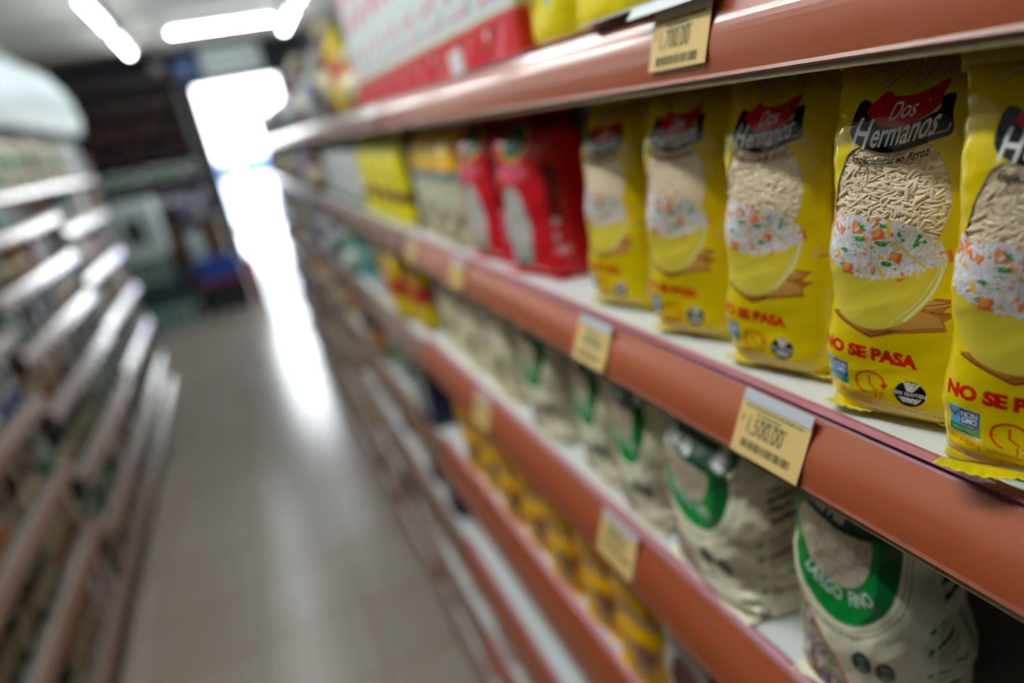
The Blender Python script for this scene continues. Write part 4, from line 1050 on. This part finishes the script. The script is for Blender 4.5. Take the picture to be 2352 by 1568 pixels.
def row(side, y0, y1, xf, z, gap, spec, where):
    """spec: list of (kind, colour, share) from y0 to y1"""
    tot = sum(s[2] for s in spec); y = y0 + .03
    for kind, c, sh in spec:
        ye = y + (y1 - y0 - .06) * sh / tot
        hz = min(1.25, (gap - .02) / HT[kind]) if gap else 1.0
        hz = min(hz, 1.25) * rq.uniform(.9, 1.0)
        w = WD[kind] * rq.uniform(1.0, 1.15)
        n = max(1, int((ye - y) / w))
        nice = {'jar': 'jar', 'bottle': 'bottle', 'can': 'tin can', 'box': 'box', 'bag': 'bag', 'pouch': 'pouch'}[kind]
        for k in range(n):
            p = stock(kind, c)
            yy = y + (k + .5) * (ye - y) / n
            place(p, (side * (xf + rq.uniform(0, .02)), yy, EYE + z + .0005), rq.uniform(-6, 6), f'{c} {nice} in the row, {where}', nice, f'{c} {nice} row, {where}', (1, 1, hz), side)
        y = ye
names = ['white', 'grey', 'red', 'green', 'dark green', 'blue', 'navy', 'yellow', 'orange', 'amber', 'brown', 'beige', 'pink', 'teal', 'black', 'purple', 'lilac', 'cream']
def gaps(b):
    ks = list('ABCDEFG'); return {q: (RZ[b, ks[i - 1]][1] - .022 - RZ[b, q][1] if i else .30) for i, q in enumerate(ks)}
SP = {
 (0, 'F'): [('bag', 'teal', 2), ('bag', 'green', 2), ('bag', 'orange', 3), ('bag', 'white', 3)],
 (0, 'G'): [('bag', 'white', 3), ('bag', 'amber', 3), ('bag', 'beige', 3)],
 (1, 'A'): [('jar', 'amber', 2), ('bag', 'yellow', 2), ('bottle', 'brown', 3), ('bottle', 'grey', 3), ('jar', 'lilac', 2)],
 (1, 'B'): None,
 (1, 'C'): [('bag', 'yellow', 4), ('bag', 'white', 2), ('pouch', 'teal', 2), ('jar', 'green', 2), ('bottle', 'grey', 2)],
 (1, 'D'): [('box', 'navy', 1.4), ('bag', 'white', 3), ('jar', 'black', 2), ('bag', 'grey', 2), ('bag', 'yellow', 2)],
 (1, 'E'): [('bag', 'navy', 3), ('pouch', 'red', 1.2), ('bag', 'navy', 2), ('bag', 'white', 2), ('pouch', 'brown', 2)],
 (1, 'F'): [('bag', 'white', 2), ('pouch', 'beige', 2), ('jar', 'grey', 3), ('pouch', 'green', 2), ('bag', 'brown', 2)],
 (1, 'G'): [('bag', 'orange', 2), ('bag', 'teal', 2.4), ('bag', 'amber', 2), ('bag', 'dark green', 2), ('bag', 'pink', 1.4), ('bag', 'red', 1.4)],
 (2, 'A'): [('bottle', 'brown', 2), ('bottle', 'purple', 2), ('jar', 'blue', 1.5), ('jar', 'beige', 2), ('can', 'grey', 2)],
 (2, 'B'): [('bottle', 'brown', 2), ('box', 'lilac', 2), ('jar', 'grey', 3), ('can', 'beige', 3)],
 (2, 'C'): [('jar', 'purple', 2), ('can', 'grey', 3), ('pouch', 'green', 2), ('can', 'beige', 2)],
 (3, 'A'): [('can', 'grey', 2), ('jar', 'red', 2), ('jar', 'teal', 2), ('can', 'white', 2)],
}
cyc = ['grey', 'beige', 'white', 'brown', 'green', 'lilac', 'cream', 'grey', 'amber', 'pink', 'navy', 'dark green']
kc = ['jar', 'can', 'bag', 'bottle', 'pouch', 'box']
for b in range(5):
    G = gaps(b)
    for q in 'ABCDEFG':
        if b == 0 and q not in 'FG': continue
        if (b, q) == (1, 'B'): continue
        xt, z = RZ[b, q]; y0, y1 = BAYS[b]; y0 = y0 if b else .35
        sp = SP.get((b, q))
        if sp is None:
            n = rq.choice((3, 4)) if b < 4 else 2; o = rq.randrange(12)
            sp = [(kc[(o + 2 * k) % 6], cyc[(o + 5 * k + b) % 12], rq.uniform(1, 2)) for k in range(n)]
        if b == 1 and q == 'A': y0 = 1.46
        row(1, y0, y1, xt + (.031 if b == 0 else .027), z, min(G[q], .24), sp, f'{NM[q]} shelf of the {BN[b]} bay, rice side' if b else f'{NM[q]} shelf beneath the rice sacks')
LS = {(3, 3): [('bag', 'orange', 2), ('bag', 'red', 2), ('bag', 'cream', 2)], (3, 4): [('bag', 'green', 2), ('bag', 'yellow', 2), ('bag', 'white', 2)], (3, 5): [('bag', 'blue', 2), ('bag', 'dark green', 2), ('bag', 'navy', 2)], (1, 3): [('bag', 'green', 1), ('bag', 'grey', 2), ('bag', 'amber', 2)], (3, 2): [('bag', 'red', 2), ('bag', 'white', 2), ('bag', 'teal', 2)], (2, 3): [('bag', 'red', 1), ('bag', 'orange', 1.2), ('bag', 'white', 2), ('bag', 'blue', 1)],
      (2, 4): [('bag', 'yellow', 2), ('bag', 'orange', 2), ('bag', 'beige', 2), ('bag', 'green', 1)], (2, 2): [('bag', 'blue', 2), ('bag', 'teal', 1), ('bag', 'red', 2)],
      (2, 5): [('bottle', 'dark green', 3), ('bottle', 'dark green', 2), ('bag', 'amber', 2)], (1, 5): [('bottle', 'dark green', 3), ('bag', 'brown', 1), ('bag', 'green', 2)],
      (1, 4): [('bag', 'amber', 2), ('bag', 'brown', 2), ('bag', 'grey', 2)], (0, 0): [('bag', 'beige', 2), ('bag', 'cream', 2), ('box', 'white', 2), ('box', 'lilac', 1)],
      (1, 0): [('bag', 'beige', 1), ('bag', 'pink', 1), ('bag', 'teal', 1), ('bag', 'cream', 2)]}
cyl = ['dark green', 'grey', 'brown', 'navy', 'beige', 'amber', 'purple', 'white', 'green', 'black', 'pink', 'teal']
for b in range(4):
    y0, y1 = LBAY[b]
    if b == 3: y0 = .75
    lv = LLV[b]
    for i, z in enumerate(lv):
        g = (lv[i - 1] - .022 - z) if i else .24
        sp = LS.get((b, i))
        if sp is None:
            n = 4; o = rq.randrange(12)
            sp = [(kc[(o + 2 * k + i) % 6], cyl[(o + 5 * k + b) % 12], rq.uniform(1, 2)) for k in range(n)]
        row(-1, y0, y1, LX + .028, z, min(g, .24), sp, f'{ORD[i]} shelf of the {LBN[b]} bay across the aisle')

# ------------------------------------------------------------------ far end of the shop
M['applw'] = mat('appliance_white', (206, 218, 220), .4, noise=.05, nscale=4)
M['darkglass'] = mat('dark_glass', (36, 44, 46), .12)
r = empty('air_conditioner', (0, 0, EYE)); tag(r, 'long pale air duct casing mounted high above the shelving across the aisle', 'air duct')
prof = [(-1.42, .312), (-1.08, .306), (-.98, .34), (-.95, .44), (-.97, .60), (-1.06, .78), (-1.2, .86), (-1.42, .88)]
MB().sweep(prof, 2.2, 6.5, [M['applw']], smooth=False).build('casing', r)
MB().box(-1.36, -1.10, 2.6, 6.2, .296, .312, M['endp'], .003).build('underside_grille', r)
r.name = 'duct_casing'
# freezer cabinet on crates
r = empty('microwave_cabinet', (-.94, 7.35, EYE)); tag(r, 'pale cabinet with square dark window standing on stacked crates', 'cabinet')
MB().box(-.19, .17, 0, .45, -.80, -.27, M['applw'], .02).build('body', r)
MB().box(-.12, .03, -.012, .004, -.66, -.42, M['darkglass'], .006).build('window', r)
MB().box(.11, .125, -.03, -.0, -.7, -.4, M['frame'], .003).build('handle', r)
r.name = 'window_cabinet'
def crate(loc, w, dp, h, rgb, label, group=None, side=None):
    r = empty('crate', loc); tag(r, label, 'crate', group)
    mm = mat('crate_plastic', rgb, .45); t = .012
    MB().box(-w / 2, w / 2, 0, t, .02, h, mm).box(-w / 2, w / 2, dp - t, dp, .02, h, mm).box(-w / 2, -w / 2 + t, 0, dp, .02, h, mm).box(w / 2 - t, w / 2, 0, dp, .02, h, mm).box(-w / 2, w / 2, 0, dp, 0, .02, mm).build('body', r); bd = r.children[0] if r.children else r
    sm = mat('crate_rim', side or rgb, .4)
    MB().box(-w / 2 - .01, w / 2 + .01, -.01, .006, h - .03, h, sm).box(-w / 2 - .01, w / 2 + .01, dp - .006, dp + .01, h - .03, h, sm).box(-w / 2 - .01, -w / 2 + .004, -.01, dp + .01, h - .03, h, sm).box(w / 2 - .004, w / 2 + .01, -.01, dp + .01, h - .03, h, sm).build('rim', r)
    for k in range(5):
        x = -w / 2 + w * (k + .5) / 5
        MB().box(x - .02, x + .02, -.004, .001, .06, h - .06, M['darkglass']).build('slot', r)
    return r
crate((-1.0, 7.34, EYE - 1.042), .36, .5, .238, (150, 172, 162), 'pale green crate directly under the window cabinet')
crate((-.92, 7.26, EYE - 1.278), .44, .6, .235, (50, 76, 92), 'slate blue crate on the floor stack below the pale green crate')
crate((-.89, 7.20, EYE - 1.50), .48, .62, .22, (140, 168, 166), 'grey-teal crate at the bottom of the stack')
crate((-.38, 7.45, EYE - 1.50), .46, .5, .33, (26, 28, 34), 'black crate with red rim on the floor by the doorway', side=(150, 20, 44))
crate((-.38, 7.45, EYE - 1.168), .44, .42, .17, (24, 78, 170), 'bright blue crate stacked on the black crate', side=(30, 80, 170))
r = empty('fire_extinguisher', (-.07, 7.62, .0)); tag(r, 'red canister standing at the corner beside the doorway', 'canister')
MB().lathe([(.05, 0), (.055, .01), (.055, .40), (.03, .44), (.014, .46)], mat('red_enamel', (170, 20, 46), .3), c=(0, 0)).build('body', r)
MB().lathe([(.016, .455), (.018, .49), (.008, .50)], pm('black')).build('valve', r); r.name = 'canister'
# dark display rack with bottles on the street wall
M['rack'] = mat('dark_stained_wood', (52, 34, 34), .45, noise=.2, nscale=8)
r = empty('display_rack', (0, 0, EYE)); tag(r, 'tall dark wooden display rack left of the doorway', 'rack')
for x in (-1.40, -.28): MB().box(x - .012, x + .012, 8.58, 8.98, -1.5, .86, M['rack'], .003).build('side_panel', r)
RKZ = [.56, .33, .10, -.16, -.46]
for z in RKZ: MB().box(-1.39, -.29, 8.59, 8.97, z - .02, z, M['rack'], .002).build('shelf_board', r)
MB().box(-1.41, -.27, 8.56, 8.98, .84, .90, M['rack'], .004).build('cornice', r)
MB().box(-1.39, -.29, 8.96, 8.98, -1.5, .85, M['rack']).build('back', r)
for i, z in enumerate(RKZ):
    cs = [('bottle', 'smoky'), ('bottle', 'dark red'), ('bottle', 'smoky'), ('box', 'white'), ('box', 'lilac')][i]
    for k in range(10):
        c = cs if k % 4 else [('bottle', 'dark red'), ('bottle', 'smoky'), ('bottle', 'dark red'), ('box', 'lilac'), ('box', 'grey')][i]
        place(stock(*c), (-1.33 + k * .108, 8.70, EYE + z + .0005), 90, f'{c[1]} {c[0]} on the {ORD[i]} board of the dark display rack', c[0], f'{c[1]} {c[0]} row on the {ORD[i]} board of the dark rack', (1, 1, 1.05))
# counter with things on it
M['counter'] = mat('counter_laminate', (70, 66, 62), .4)
r = empty('counter', (0, 0, EYE)); tag(r, 'low dark counter before the display rack', 'counter')
MB().box(-.80, -.22, 8.02, 8.42, -.64, -.60, M['counter'], .006).build('top', r)
MB().box(-.76, -.26, 8.08, 8.40, -1.5, -.64, mat('counter_front_wood', (104, 72, 44), .6, noise=.2, nscale=6), .004).build('front', r)
r = empty('till', (-.50, 8.18, EYE - .5995)); tag(r, 'pale lilac till box on the dark counter', 'till')
MB().box(-.10, .10, -.08, .1, 0, .20, pm('lilac'), .02).build('body', r); MB().box(-.07, .07, -.085, -.078, .07, .16, M['darkglass'], .004).build('screen', r)
r = empty('paper_roll', (-.55, 7.99, .33)); tag(r, 'pale upright roll leaning by the brown counter front', 'roll')
MB().lathe([(.06, 0), (.065, .01), (.065, .45), (.06, .46)], M['applw'], 18).build('roll', r); MB().lathe([(.02, .455), (.02, .475)], pm('brown')).build('core', r)
r = empty('air_conditioner', (.36, 8.99, EYE + .97)); tag(r, 'white air conditioner on the wall above the doorway', 'air conditioner')
MB().box(-.32, .34, -.24, 0, -.14, .15, M['applw'], .03).build('body', r); MB().box(-.28, .30, -.246, -.2, -.125, -.07, M['endp'], .006).build('louver', r)
r = empty('sign_panel', (-.12, 8.985, EYE + .95)); tag(r, 'blue panel on the wall beside the air conditioner', 'sign')
MB().box(-.13, .14, -.05, 0, -.12, .13, pm('blue'), .01).build('panel', r); MB().box(-.10, .05, -.053, -.05, -.05, .06, mat('pale_blue_print', (110, 150, 200), .5)).build('printed_area', r)
r = empty('wall_fan', (-.40, 8.55, EYE + .93)); tag(r, 'grey round globe fitting on top of the display rack', 'lamp')
MB().lathe([(.02, -.03), (.05, 0), (.06, .04), (.045, .08), (.015, .095)], pm('grey')).build('globe', r); MB().lathe([(.03, -.035), (.03, -.01)], pm('black')).build('base', r); r.name = 'globe_lamp'
# prototypes that no row used
for k, p in list(PROTO.items()):
    if p.name not in used:
        for c in kids(p): bpy.data.objects.remove(c, do_unlink=True)
        bpy.data.objects.remove(p, do_unlink=True)
